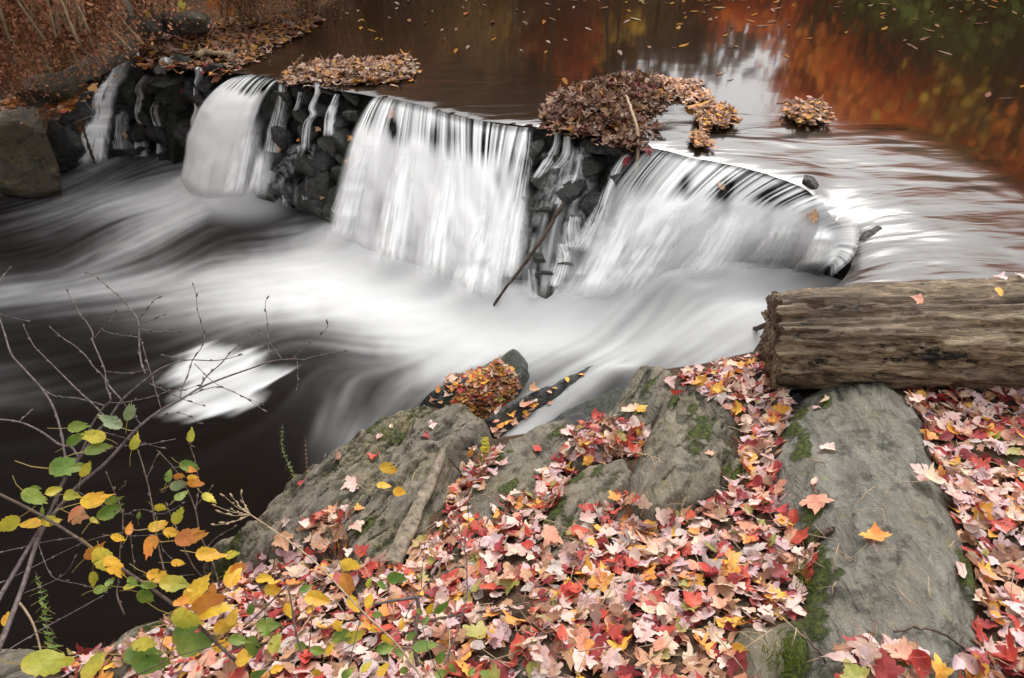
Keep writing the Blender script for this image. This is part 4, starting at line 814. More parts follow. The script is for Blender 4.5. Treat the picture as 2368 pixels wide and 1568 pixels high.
cz = ground(cand[:, 0], cand[:, 1]); inb, inr, inf_, cu, cv = zone(cand[:, 0], cand[:, 1], cz)
outside_r = (cu > 2400) | (cv > 1568)
dbed = np.where(inb | inr | inf_, 1.0, 0.0)
hole = fbm(cand[:, 0]*4.5, cand[:, 1]*4.5, 2, 3, 95)
keep = (dbed > 0) & (sdist(BANKP, cand[:, 0], cand[:, 1]) > .02) & (nrs.rand(len(cand)) < np.where(hole > .36, .4, .85)) & (cz > .1)
for (x, y), z, f_ in zip(cand[keep], cz[keep], inf_[keep]):
    if f_ and rng.random() < .35: continue
    leaves.append([x, y, z, None])
rng.shuffle(leaves)
NL = len(leaves); out = []
for i, (x, y, z, _) in enumerate(leaves):
    lev = i/NL; n_ = gnormal(x, y); tilt = .2+.26*lev
    n_ = n_/np.linalg.norm(n_)+np.array([rng.gauss(0, tilt), rng.gauss(0, tilt), 0])
    sz = max(.03, min(.10, rng.gauss(.053, .012))); k = rng.choice(KINDS)
    cname = rng.choices(PALN, PALW)[0]
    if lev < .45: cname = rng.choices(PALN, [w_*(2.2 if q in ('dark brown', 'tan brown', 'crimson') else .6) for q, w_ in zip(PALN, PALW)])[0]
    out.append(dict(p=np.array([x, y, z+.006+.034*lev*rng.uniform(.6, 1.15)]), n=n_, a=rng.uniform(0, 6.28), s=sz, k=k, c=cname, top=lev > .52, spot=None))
SINGLE = [(808, 1123, 44, 'pale pink', 'maple', 'on the layered grey rock at left'), (830, 1180, 24, 'orange', 'maple', 'on the layered grey rock at left'), (1885, 1168, 62, 'salmon', 'maple', 'alone on the left shoulder of the big boulder'), (2020, 1243, 56, 'orange', 'maple', 'alone in the middle of the big boulder'), (1912, 1040, 36, 'pale pink', 'maple', 'alone near the top of the big boulder'),
          (1880, 1120, 26, 'cream', 'oval', 'alone on the left side of the big boulder'), (2120, 1110, 52, 'pale pink', 'maple', 'in the trail across the big boulder'), (2150, 1130, 52, 'cream', 'maple', 'in the trail across the big boulder'), (2190, 1155, 56, 'pale pink', 'maple', 'in the trail across the big boulder'), (2215, 1325, 54, 'pale pink', 'oval', 'low on the right edge of the big boulder'),
          (1885, 945, 22, 'pale pink', 'maple', 'near the top of the big boulder'), (1905, 930, 24, 'cream', 'maple', 'near the top of the big boulder'), (1640, 1052, 22, 'salmon', 'maple', 'on the ridged slab'), (1242, 1040, 32, 'red', 'oval', 'alone on the low mossy rock'), (1480, 948, 34, 'yellow', 'maple', 'on the upright pale rock'), (1455, 952, 38, 'cream', 'maple', 'on the upright pale rock'), (1545, 890, 34, 'pale pink', 'maple', 'beside the upright pale rock'), (1565, 910, 34, 'red', 'maple', 'beside the upright pale rock'),
          (880, 1010, 20, 'pale pink', 'oval', 'on top of the layered rock'), (905, 990, 16, 'cream', 'oval', 'on top of the layered rock'), (985, 1010, 22, 'crimson', 'maple', 'on top of the layered rock'), (1000, 985, 22, 'pale pink', 'maple', 'on top of the layered rock'), (870, 1060, 30, 'red', 'maple', 'on the layered grey rock at left'), (700, 1120, 34, 'crimson', 'oval', 'on the pool edge of the layered rock'), (660, 1210, 30, 'pale pink', 'maple', 'on the pool edge of the layered rock'), (780, 1060, 26, 'dark brown', 'oval', 'on the pool edge of the layered rock'), (1020, 1215, 30, 'pale pink', 'maple', 'on the grey rock strip'),
          (2300, 1010, 34, 'olive green', 'oval', 'on the mossy rock at the right edge'), (1800, 955, 48, 'orange', 'maple', 'between the ridged slab and the big boulder'), (965, 1275, 150*.55, 'tan brown', 'maple', 'very large on the bed near the driftwood'), (1265, 1125, 50, 'orange', 'oval', 'large by the mid-bank slab'), (1495, 1545, 70, 'tan brown', 'oak', 'lobed at the bottom edge'), (1425, 1040, 60, 'tan brown', 'oak', 'lobed in the gap by the upright rock'), (715, 1215, 34, 'red', 'maple', 'bright on the layered rock'), (1360, 1180, 38, 'red', 'maple', 'at the foot of the mid-bank slab'), (1625, 1385, 46, 'crimson', 'oval', 'by the small grey rock at bottom')]
for u, v, wpx, c, k, spot in SINGLE:
    p = onground(u, v); dep = float(proj(p)[2]); n_ = gnormal(p[0], p[1]); n_ = n_/np.linalg.norm(n_)+np.array([rng.gauss(0, .1), rng.gauss(0, .1), 0])
    out.append(dict(p=p+np.array([0, 0, .012+(.03 if 'bed' in spot or 'trail' in spot or 'gap' in spot else 0)]), n=n_, a=rng.uniform(0, 6.28), s=wpx*dep/FPX*.95, k=k, c=c, top=True, spot=spot))
def leafpart(d, hi, curl=.27, dim=1.0):
    V, F, lc = leaf_geo(d['k'], rng, curl, hi, hi); M = frame(d['n'], d['a']); W = (V*d['s'])@M.T
    return W, F, lc, leaf_cols(d['c'], lc, rng, dim)
def bulk(name, items, label, cat, kind, hi_test=lambda d: True, mat=None, dim=1.0, curl=.27):
    Vs, Fs, Cs, Ls, n_ = [], [], [], [], 0
    for d in items:
        W, F, lc, c = leafpart(d, hi_test(d), curl, dim); W = W+d['p']; Vs.append(W); Fs += [tuple(i+n_ for i in f) for f in F]; Cs.append(c); Ls.append(lc); n_ += len(W)
    V, c0 = centred(np.vstack(Vs)); o = link(name, mesh(name, V, Fs, mat or M_LEAF, cols=np.vstack(Cs), vecs={'lc': np.vstack(Ls)}), None, label, cat, None, kind); o.location = c0; return o
def inview(d): 
    u, v, dep = proj(d['p']); return -20 < u < 2387 and -20 < v < 1588
vis = sorted([d for d in out if d['spot'] or (d['top'] and inview(d))], key=lambda d: (d['spot'] is None, -d['s']/float(proj(d['p'])[2])))
indiv = vis[:300]; ids = {id(d) for d in indiv}
rest = [d for d in out if id(d) not in ids]
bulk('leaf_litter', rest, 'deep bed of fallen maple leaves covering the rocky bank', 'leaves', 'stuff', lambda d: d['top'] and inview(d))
def area(u, v):
    if u > 2150: return 'right of the big boulder' if v < 1250 else 'right of the boulder near the bottom corner'
    if v > 1480 and u > 1860: return 'at the foot of the big boulder'
    row = 'near the log' if v < 950 else 'in the upper leaf bed' if v < 1180 else 'in the middle of the leaf bed' if v < 1330 else 'in the lower leaf bed' if v < 1460 else 'along the bottom edge'
    col_ = 'under the yellow shrubs' if u < 760 else 'by the driftwood' if u < 1130 else 'below the mid-bank slab' if u < 1500 else 'beside the big boulder'
    return row+' '+col_
seen = {}
for d in indiv:
    W, F, lc, c = leafpart(d, True, .27); k = {'maple': 'maple', 'oak': 'oak', 'oval': 'oval', 'birch': 'toothed'}[d['k']]
    o = link(f'{k}_leaf', mesh('leaf', W, F, M_LEAF, cols=c, vecs={'lc': lc})); o.location = d['p']
    u, v, _ = proj(d['p']); where = d['spot'] or area(float(u), float(v))
    lab = f"{d['c']} fallen {k} leaf {where}"
    tag(o, lab, 'leaf', f"{d['c']} {k} leaves {where}")
# leaves resting on the log
for f, an, sz, c, k, lab in [(.42, 1.35, .05, 'salmon', 'maple', 'salmon leaf lying flat on the log near the right edge'), (.70, .75+1.1, .055, 'mauve pink', 'maple', 'mauve maple leaf on the face of the log'), (.77, 1.9, .06, 'pale pink', 'maple', 'pale pink leaf on the face of the log near the frame edge'), (.80, 1.55, .05, 'orange', 'oval', 'orange leaf on top of the log'), (.66, 1.45, .05, 'orange', 'oval', 'curled orange leaf on top of the log left of the other')]:
    p, n_ = on_log(f, an, .012); d = dict(p=p, n=n_+np.array([.2, -.2, .1]), a=rng.uniform(0, 6), s=sz, k=k, c=c); W, F, lc, cc = leafpart(d, True)
    o = link('fallen_leaf', mesh('leaf', W, F, M_LEAF, cols=cc, vecs={'lc': lc}), None, lab, 'leaf'); o.location = p
# ------------------------------------------------------------------ leaf rafts and mounds
def raft(label, poly, zf, n, seed, h=0.0, size=(.035, .07), pal=BROWN, palw=BROWNW, tilt=.2, name='leaf_raft', edge=.04, dim=1.0, mat=None, curl=.3, jit=.12):
    pw = np.array([zf(u, v)[:2] for u, v in poly]); lo, hi = pw.min(0), pw.max(0); r_ = np.random.RandomState(seed); items = []
    z0 = np.mean([zf(u, v)[2] for u, v in poly])
    while len(items) < n:
        x, y = r_.uniform(lo, hi); d = float(sdist(pw, np.array(x+jit*fbm(x*6, y*6, 0, 3, seed)), np.array(y+jit*fbm(x*6, y*6, 3, 3, seed))))
        if d < 0 and (d < -.10 or r_.rand() > .10): continue
        zz = zf(None, None, x, y) if h == 'surf' else z0+h*min(1, max(d, 0)/.22)*(.75+.5*float(fbm(x*6, y*6, 0, 2, seed)))
        t = tilt*(1.0 if d > edge else .6)
        items.append(dict(p=np.array([x, y, zz+r_.uniform(.004, .02+.3*(h if h != 'surf' else .04))]), n=np.array([r_.normal(0, t), r_.normal(0, t), 1.]), a=r_.uniform(0, 6.28), s=r_.uniform(*size), k=random.Random(int(r_.randint(1e9))).choice(['maple', 'oval', 'maple', 'birch']), c=pal[r_.choice(len(pal), p=np.array(palw)/sum(palw))], top=False))
    return bulk(name, items, label, 'leaf raft' if 'raft' in name else 'leaf pile', 'stuff', lambda d: False, mat or M_WETLEAF, dim, curl)
flat = lambda z: (lambda u, v: Pz(u, v, z))
raft('wide raft of brown leaves floating against the far left shore', [(318, 118), (345, 95), (400, 80), (450, 66), (560, 48), (700, 36), (748, 50), (730, 66), (700, 84), (650, 98), (610, 125), (575, 150), (540, 158), (490, 138), (430, 128), (390, 132), (330, 135)], flat(ZUP+.004), 2300, 1, .02, (.05, .10), tilt=.22, pal=['cream', 'tan brown', 'salmon', 'dark brown', 'orange', 'pale pink', 'yellow'], palw=[10, 26, 14, 20, 14, 4, 4], dim=.5)
raft('raft of pale brown leaves caught on the weir between left and middle falls', [(655, 178), (672, 160), (740, 150), (800, 146), (900, 141), (944, 135), (946, 158), (975, 172), (935, 188), (870, 202), (800, 198), (730, 190), (680, 192)], flat(ZUP+.004), 1300, 2, .025, (.045, .085), tilt=.25, pal=['cream', 'tan brown', 'salmon', 'dark brown', 'orange', 'pale pink', 'yellow'], palw=[13, 26, 12, 18, 10, 5, 4], dim=.58)
raft('leaves scattered along the weir top left of the left waterfall', [(300, 132), (380, 142), (470, 150), (560, 155), (575, 168), (520, 178), (440, 172), (360, 158), (305, 148)], flat(ZUP-.03), 150, 3, .03, (.05, .09), tilt=.3, dim=.75)
raft('brown leaf mound with sticks heaped on the weir in the gap', [(1252, 282), (1285, 250), (1320, 225), (1365, 205), (1430, 188), (1490, 190), (1530, 205), (1530, 230), (1505, 255), (1490, 280), (1495, 300), (1485, 335), (1445, 350), (1400, 335), (1340, 315), (1290, 305)], flat(ZUP+.0), 2600, 4, .12, (.04, .075), tilt=.5, pal=['tan brown', 'dark brown', 'salmon', 'crimson', 'cream', 'orange', 'pale pink'], palw=[30, 38, 6, 5, 4, 3, 3], name='leaf_mound', dim=.5, curl=.4)
raft('flat tail of small wet leaves trailing behind the leaf mound', [(1430, 186), (1480, 180), (1530, 181), (1590, 193), (1640, 218), (1655, 235), (1630, 243), (1575, 235), (1535, 225), (1500, 215)], flat(ZUP+.003), 700, 5, .02, (.03, .06), tilt=.25, pal=['tan brown', 'dark brown', 'salmon', 'cream', 'pale pink', 'orange'], palw=[22, 20, 14, 14, 12, 10])
for lab, u, v, w_, h_, sd, hh in [('clump of orange brown leaves on a stone right of the leaf mound', 1657, 278, 46, 32, 6, .055), ('small leaf clump on a stone standing alone on the still river', 1868, 266, 42, 34, 7, .06), ('tiny leaf clump at the lip of the right waterfall', 1624, 330, 20, 22, 8, .04)]:
    c_ = Pz(u, v, ZUP); dep = float(proj(c_)[2])
    st_ = link('river_stone', stone_mesh(300+sd, 'river_stone', M_WET), None, {6: 'wet stone under the orange leaf clump right of the leaf mound', 7: 'wet stone under the lone leaf clump on the river', 8: 'wet stone under the tiny leaf clump on the lip'}[sd], 'stone'); st_.location = c_+np.array([0, 0, -.01]); st_.scale = (w_*.8*dep/FPX, h_*1.5*dep/FPX, hh*.9)
    el = [(u+w_*math.cos(a)*(1+.15*math.sin(3*a)), v+h_*.85*math.sin(a)-hh*60) for a in np.linspace(0, 6.28, 14, endpoint=False)]
    raft(lab, el, flat(ZUP+.02), int(3.2*w_*h_/10)+30, sd, hh, (.032, .06), tilt=.2, pal=['tan brown', 'orange', 'salmon', 'dark brown', 'yellow', 'cream'], palw=[28, 12, 10, 20, 5, 6], name='leaf_clump', curl=.25, dim=.75)
def mdz(u, v, x=None, y=None):
    if x is None: return Pz(u, v, .28)
    X, Y, Z, d = MD; i = int(np.clip((y-Y[0, 0])/.015, 0, X.shape[0]-1)); j = int(np.clip((x-X[0, 0])/.015, 0, X.shape[1]-1)); return float(Z[i, j])
raft('pile of wet orange and brown leaves heaped over the mid stream rock', [(975, 915), (1010, 893), (1060, 868), (1110, 845), (1150, 826), (1180, 828), (1200, 850), (1200, 880), (1170, 915), (1120, 930), (1060, 935), (1010, 930)], mdz, 1500, 9, 'surf', (.035, .06), tilt=.28, pal=['orange', 'tan brown', 'dark brown', 'salmon', 'red', 'yellow', 'cream', 'olive green', 'crimson'], palw=[20, 20, 14, 14, 10, 7, 7, 3, 5], name='leaf_pile', curl=.3, jit=.04, dim=.8)
def mrz(u, v, x=None, y=None):
    if x is None: return Pz(u, v, .26)
    X, Y, Z, d = MR; i = int(np.clip((y-Y[0, 0])/.015, 0, X.shape[0]-1)); j = int(np.clip((x-X[0, 0])/.015, 0, X.shape[1]-1)); return float(Z[i, j])
raft('few orange leaves stuck along the wet ridge in the chute', [(1130, 965), (1200, 925), (1280, 880), (1340, 850), (1395, 830), (1390, 845), (1300, 905), (1200, 955)], mrz, 60, 10, 'surf', (.04, .07), tilt=.3, pal=['orange', 'tan brown', 'salmon', 'cream', 'yellow'], palw=[4, 3, 3, 2, 1], name='leaf_pile')
# orange leaf on the river, leaves drifting on the still water
def one(u, v, z, wpx, k, c, lab, name='fallen_leaf', tilt=.15, mat=None, curl=.2, nrm=None, ang=None):
    p = Pz(u, v, z) if not hasattr(z, '__len__') else np.array(z); dep = float(proj(p)[2])
    d = dict(p=p, n=np.array([rng.gauss(0, tilt), rng.gauss(0, tilt), 1]) if nrm is None else nrm, a=rng.uniform(0, 6.28) if ang is None else ang, s=wpx*dep/FPX, k=k, c=c); W, F, lc, cc = leafpart(d, True, curl)
    o = link(name, mesh('leaf', W, F, mat or M_LEAF, cols=cc, vecs={'lc': lc}), None, lab, 'leaf'); o.location = p; return o
one(1612, 240, ZUP+.05, 58, 'maple', 'orange', 'bright orange leaf lying at the end of the leaf mound', curl=.3)
one(902, 262, on_face(902, 264, .12)[0], 22, 'maple', 'salmon', 'pale leaf caught at the top of the middle waterfall', nrm=np.array([0, -.7, .6]))
one(1537, 432, on_face(1537, 432, .2)[0], 26, 'maple', 'tan brown', 'orange leaf caught high in the right waterfall', nrm=np.array([0, -.7, .6]))
one(1668, 432, on_face(1668, 432, .18)[0], 22, 'oval', 'tan brown', 'brown leaf on the stone poking through the right waterfall', nrm=np.array([0, -.6, .7]))
one(1880, 500, on_face(1880, 500, .16)[0], 26, 'maple', 'tan brown', 'blurred pinkish leaf under the right end of the waterfall', nrm=np.array([0, -.7, .6]))
one(1448, 372, on_face(1448, 372, .15)[0], 22, 'maple', 'crimson', 'dark red leaf hanging under the leaf mound stick', nrm=np.array([.1, -.9, .3]))
for u, v, w_, c, where in [(310, 205, 16, 'orange', 'on the left stones'), (430, 205, 22, 'crimson', 'on the left stones'), (432, 215, 16, 'red', 'on the left stones'), (370, 298, 24, 'orange', 'low on the left stones'), (405, 262, 18, 'salmon', 'on the mossy left stone'), (445, 176, 15, 'cream', 'near the top of the left stones'), (290, 308, 18, 'yellow', 'by the stepped cascade'), (500, 182, 26, 'salmon', 'left of the left waterfall'), (215, 203, 22, 'orange', 'on the dark block by the cascade'), (720, 200, 22, 'dark brown', 'under the weir raft'), (738, 212, 16, 'tan brown', 'under the weir raft'), (690, 325, 10, 'orange', 'on the middle stones'), (735, 300, 12, 'tan brown', 'on the middle stones'), (810, 320, 12, 'yellow', 'beside the middle fall'), (645, 345, 12, 'orange', 'beside the left fall'), (745, 455, 12, 'tan brown', 'low on the middle stones'), (805, 372, 14, 'orange', 'beside the middle fall')]:
    one(u, v, on_face(u, v, .10)[0], w_*1.15, rng.choice(['maple', 'oval']), c, f'small {c} leaf stuck {where}'.replace('stuck on', 'stuck on'), nrm=np.array([rng.gauss(0, .3), -.5, .8]))
Vs, Fs, Cs, Ls, n_ = [], [], [], [], 0
for k in range(170):
    if k < 90: u, v = rng.uniform(640, 1700), min(rng.expovariate(1/55), 190)-5
    else: u, v = rng.uniform(1500, 2367), min(rng.expovariate(1/70), 240)-5
    if v < 110 and u < 800: continue
    p = Pz(u, v, ZUP+.004)
    if not inside(UPPOLY_OPEN, np.array(p[0]), np.array(p[1])): continue
    c = rng.choices(['tan brown', 'cream', 'orange', 'yellow', 'salmon', 'dark brown'], [6, 4, 4, 4, 3, 5])[0]
    d = dict(n=np.array([rng.gauss(0, .04), rng.gauss(0, .04), 1]), a=rng.gauss(.35, .35) if u < 1500 else rng.gauss(2.9, .5), s=rng.uniform(.08, .2), k='lance', c=c); W, F, lc, cc = leafpart(d, False, .05, .3)
    Vs.append(W+p); Fs += [tuple(i+n_ for i in f) for f in F]; Cs.append(cc); Ls.append(lc); n_ += len(W)
V, c0 = centred(np.vstack(Vs)); o = link('floating_leaves', mesh('floating_leaves', V, Fs, M_DRIFT, cols=np.vstack(Cs), vecs={'lc': np.vstack(Ls)}), None, 'narrow leaves drifting over the still river', 'leaves', None, 'stuff'); o.location = c0
# ------------------------------------------------------------------ sticks
def stick(name, pts, r0, r1, mat, label, cat='stick', knots=0, n=24, jig=.004):
    P = resample(np.array(pts), n); P = P+np.array([[rng.gauss(0, jig) for _ in range(3)] for _ in range(n)])*.6
    V, F = tube(P, np.linspace(r0, r1, n)*(1+.12*np.array([rng.gauss(0, 1) for _ in range(n)])), 8)
    return thing(name, V, F, mat, label, cat)
a_ = lowhit(1148, 722)+np.array([0, 0, .10]); t_ = on_face(1303, 470, .20)[0]; m_ = (a_+t_)/2+np.array([.02, -.07, .04])
stick('driftwood_stick', [a_+np.array([-.02, -.03, -.10]), a_, m_, t_], .010, .016, M_STICK, 'long thin stick leaning against the stones right of the middle waterfall')
stick('driftwood_stick', [on_face(190, 285, .2)[0], on_face(204, 335, .25)[0], on_face(219, 378, .28)[0]], .010, .014, M_STICK, 'short stick leaning in the stepped cascade at far left')
stick('driftwood_stick', [Pz(1448, 222, ZUP+.18), Pz(1462, 262, ZUP+.16), Pz(1473, 300, ZUP+.10), Pz(1474, 345, ZUP+.0), on_face(1471, 400, .16)[0]], .010, .013, M_TAN, 'pale bent stick lying over the leaf mound and hanging down')
stick('branch', [onground(1575, 838)+np.array([0, .0, .06]), onground(1640, 824)+np.array([0, 0, .07]), onground(1690, 803)+np.array([0, 0, .09]), onground(1770, 786)+np.array([0, 0, .12]), onground(1830, 770)+np.array([0, 0, .13])], .006, .016, M_STICK, 'black wet branch reaching out from under the log end')
stick('driftwood_stick', [Pz(455, 128, ZUP+.04), Pz(475, 120, ZUP+.05), Pz(500, 124, ZUP+.05), Pz(540, 126, ZUP+.04)], .03, .02, M_TAN, 'grey branch lying in the far left leaf raft')
stick('twig', [Pz(676, 162, ZUP+.02), Pz(688, 143, ZUP+.12), Pz(700, 128, ZUP+.22)], .014, .008, M_TAN, 'pale twig poking up from the left end of the weir raft')
for nm, pts, r0, r1, mt, lab in [('twig', [Z8(490, 1240), Z8(700, 1200), Z8(1000, 1160), Z8(1250, 1110), Z8(1420, 1035)], .004, .002, M_BROWN, 'long thin twig lying across the leaf bed'), ('twig', [Z8(650, 0), Z8(760, 100), Z8(860, 240)], .005, .004, M_BROWN, 'grey twig crossing beside the weathered driftwood'), ('twig', [Z8(1900, 70), Z8(2050, 95), Z8(2130, 120), Z8(2190, 160)], .004, .003, M_TAN, 'curved dry twig on the ridged slab'),
                                ('twig', [Z9(640, 1080), Z9(760, 1180), Z9(880, 1300), Z9(1020, 1470)], .004, .003, M_BROWN, 'straight thin twig on the rock left of the boulder foot'), ('twig', [Z9(1480, 1265), Z9(1620, 1250), Z9(1760, 1270), Z9(1900, 1350), Z9(2000, 1480), Z9(2100, 1568)], .003, .005, M_BROWN, 'curved brown twig at the foot of the big boulder'), ('twig', [Z9(980, 640), Z9(1020, 605), Z9(1070, 565)], .009, .008, M_BROWN, 'stubby stick on the mossy side of the big boulder')]:
    stick(nm, [onground(*p)+np.array([0, 0, .035 if mt is not M_BROWN or 'leaf bed' in lab else .012]) for p in pts], r0, r1, mt, lab, 'twig')
# weathered driftwood piece
def plank():
    n, k = 40, 14; A = [onground(*q) for q in (Z8(720, 60), Z8(640, 260), Z8(560, 420), Z8(470, 620), Z8(370, 840))]; C = resample(np.array(A), n); V = []
    for i in range(n):
        t = C[min(i+1, n-1)]-C[max(i-1, 0)]; t /= np.linalg.norm(t); s_ = np.cross(t, [0, 0, 1]); s_ /= np.linalg.norm(s_); up = np.cross(s_, t); w_ = (.021+.018*i/n)*(1+.1*math.sin(i*.5)); w_ *= min(1, .45+i*.14)
        for j in range(k):
            a = 2*math.pi*j/k; V.append(C[i]+s_*w_*math.cos(a)+up*(.03+.02*math.sin(a)+(.006*float(vnoise(j*1.7, i*.15, 0, 5)))))
    F = [(i*k+j, i*k+(j+1) % k, (i+1)*k+(j+1) % k, (i+1)*k+j) for i in range(n-1) for j in range(k)]+[tuple(range(k))[::-1], tuple((n-1)*k+j for j in range(k))]
    thing('driftwood', V, F, mat_bark('weathered_grey_wood', (.055, .042, .03), (.25, .20, .145), 34), 'weathered grey piece of wood lying in the leaves below the layered rock', 'driftwood')
plank()
# ================================================================== left bank, far bank, hillside
LOWP = [Pz(u, v, 0)[:2] for u, v in [(-900, 560), (-300, 480), (0, 440), (90, 412), (165, 385), (190, 385), (272, 372), (390, 358), (540, 455), (720, 500), (980, 620), (1400, 690), (1770, 830), (1000, 950), (430, 1400), (-300, 1700), (-1500, 1300)]]
UPW = np.vstack([[Pz(u, v, ZUP)[:2] for u, v in [(205, 135), (215, 122), (300, 108), (450, 72), (560, 52), (740, 26), (900, -30)]], [(-1.0, 14.5), (.8, 17)]+[tuple((lambda d: d[:2]/np.linalg.norm(d[:2])*q)(ray(u, 150))) for u, q in ((1400, 18.6), (1560, 20.5), (1690, 22), (1870, 20.2), (2060, 17), (2160, 15.8), (2270, 14.6), (2370, 13.8), (2480, 13.2), (2620, 12.8), (2850, 12.4), (3300, 11))]+[(9.5, 3.6), (8, 3), (4.2, 2.2)], [Pz(1950, 618, ZUP)[:2], Pz(1700, 385, ZUP)[:2], Pz(1050, 264, ZUP)[:2], Pz(580, 172, ZUP)[:2]]])
def far_h(X, Y):
    dl = np.maximum(-sdist(LOWP, X, Y), 0); du = np.maximum(-sdist(UPW, X, Y), 0); d = np.minimum(dl, du)
    lo = -.35+1.5*dl; hi = ZUP-.12+.42*np.minimum(du, 6)+.16*np.maximum(du-6, 0)
    z = np.minimum(lo, hi)
    hill = np.where(d > 0, .22*fbm(X*.8, Y*.8, 0, 4, 21)*sstep(0, 1.5, d), 0)
    z = np.where(d <= 0, -.6, z)+hill
    return z
_ax = np.concatenate([np.linspace(-70, -9, 50), np.arange(-8.8, 1, .1), np.linspace(1.2, 20, 90), np.linspace(21, 75, 36)]); _ay = np.concatenate([np.linspace(-4, 3.6, 24), np.arange(3.8, 12, .1), np.linspace(12.2, 26, 70), np.linspace(27, 95, 40)])
HX, HY = np.meshgrid(_ax, _ay); HZ = far_h(HX, HY)
nbm = inside([(-2.6, -4), (-2.6, 3.2), (1.6, 3.6), (1.9, 2.9), (4.0, 2.6), (10, 3.2), (10, -4)], HX, HY); HZ = np.where(nbm, -.7, HZ)
link('far_bank_hillside', mesh('far_bank_hillside', np.stack([HX, HY, HZ], -1).reshape(-1, 3), grid_faces(*HX.shape), M_BANK), kind='structure')
def fh(x, y): return float(far_h(np.array([[x]]), np.array([[y]]))[0, 0])
# the ground everything stands on, out to the horizon
gxx, gyy = np.meshgrid(np.linspace(-300, 300, 31), np.linspace(-300, 300, 31)); gzz = -1.2+.02*np.maximum(np.hypot(gxx, gyy-20)-80, 0)
link('ground', mesh('ground', np.stack([gxx, gyy, gzz], -1).reshape(-1, 3), grid_faces(31, 31), M_BANK), kind='structure')
# ------------------------------------------------------------------ left bank boulders
def boulder(seed, u, v, w_, h_, z, mat, label, dz=.0, rot=(0, 0, 0), dep=1.0, boxy=.72, rough=.14):
    c = Pz(u, v, z); d = float(proj(c)[2]); o = link('boulder', stone_mesh(seed, 'boulder', mat, boxy, 4, rough, 1.3), None, label, 'boulder')
    o.location = c; o.scale = (w_/2*d/FPX*1.1, dep*(w_+h_)/4*d/FPX, h_/2*d/FPX*1.15); o.rotation_euler = rot; return o
boulder(501, 40, 342, 205, 180, .42, M_LROCK, 'big smooth brown boulder at the left edge beside the pool', rot=(0, .28, .25), dep=.9, boxy=.55)
boulder(502, 128, 205, 140, 78, 1.0, M_LROCK, 'square brown boulder on the left bank above the big one', rot=(0, -.28, .2), boxy=.5, dep=.7)
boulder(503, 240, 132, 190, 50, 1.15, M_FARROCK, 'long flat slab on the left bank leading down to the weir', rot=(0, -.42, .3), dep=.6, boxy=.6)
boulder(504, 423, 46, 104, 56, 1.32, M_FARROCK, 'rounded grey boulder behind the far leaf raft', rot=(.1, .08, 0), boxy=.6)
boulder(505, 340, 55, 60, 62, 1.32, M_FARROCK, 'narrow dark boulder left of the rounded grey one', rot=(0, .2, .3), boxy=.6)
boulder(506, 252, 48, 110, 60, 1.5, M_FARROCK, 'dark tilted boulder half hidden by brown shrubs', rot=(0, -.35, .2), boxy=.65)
boulder(507, 150, 330, 90, 120, .3, M_WET, 'wet black rock face between the big boulder and the cascade', rot=(0, .2, .2), dep=.8)
boulder(508, 175, 255, 80, 60, .75, M_WET, 'wet black rock above the stepped cascade', rot=(0, .1, .1))
raft('strip of orange leaves along the top of the big left boulder', [(0, 240), (60, 236), (110, 232), (160, 228), (185, 236), (165, 258), (140, 268), (120, 250), (60, 248), (0, 252)], flat(.86), 170, 21, .03, (.05, .09), tilt=.4, pal=['orange', 'tan brown', 'salmon', 'red', 'dark brown'], palw=[10, 8, 6, 3, 6], name='leaf_pile', dim=.7)
raft('few orange leaves by the water at the foot of the big left boulder', [(20, 420), (60, 400), (110, 382), (145, 352), (165, 345), (160, 365), (130, 390), (80, 408), (30, 432)], lambda u, v, x=None, y=None: Pz(u, v, .12), 40, 22, .05, (.06, .10), tilt=.5, pal=['orange', 'tan brown', 'cream', 'red'], palw=[8, 6, 3, 2], name='leaf_pile', dim=.8)
raft('leaf bed on the left bank slab', [(250, 108), (300, 95), (340, 92), (345, 105), (300, 118), (255, 122)], flat(1.22), 160, 23, .03, (.05, .09), tilt=.4, name='leaf_pile', dim=.8)
raft('brown leaves spread under the shrubs on the left bank', [(-40, 200), (0, 120), (60, 90), (200, 100), (150, 150), (70, 180), (50, 220), (0, 245), (-40, 245)], lambda u, v, x=None, y=None: Pz(u, v, 1.25) if x is None else fh(x, y)+.02, 700, 24, 'surf', (.06, .10), tilt=.5, pal=['tan brown', 'dark brown', 'orange', 'salmon'], palw=[10, 12, 4, 3], name='leaf_pile', dim=.6)
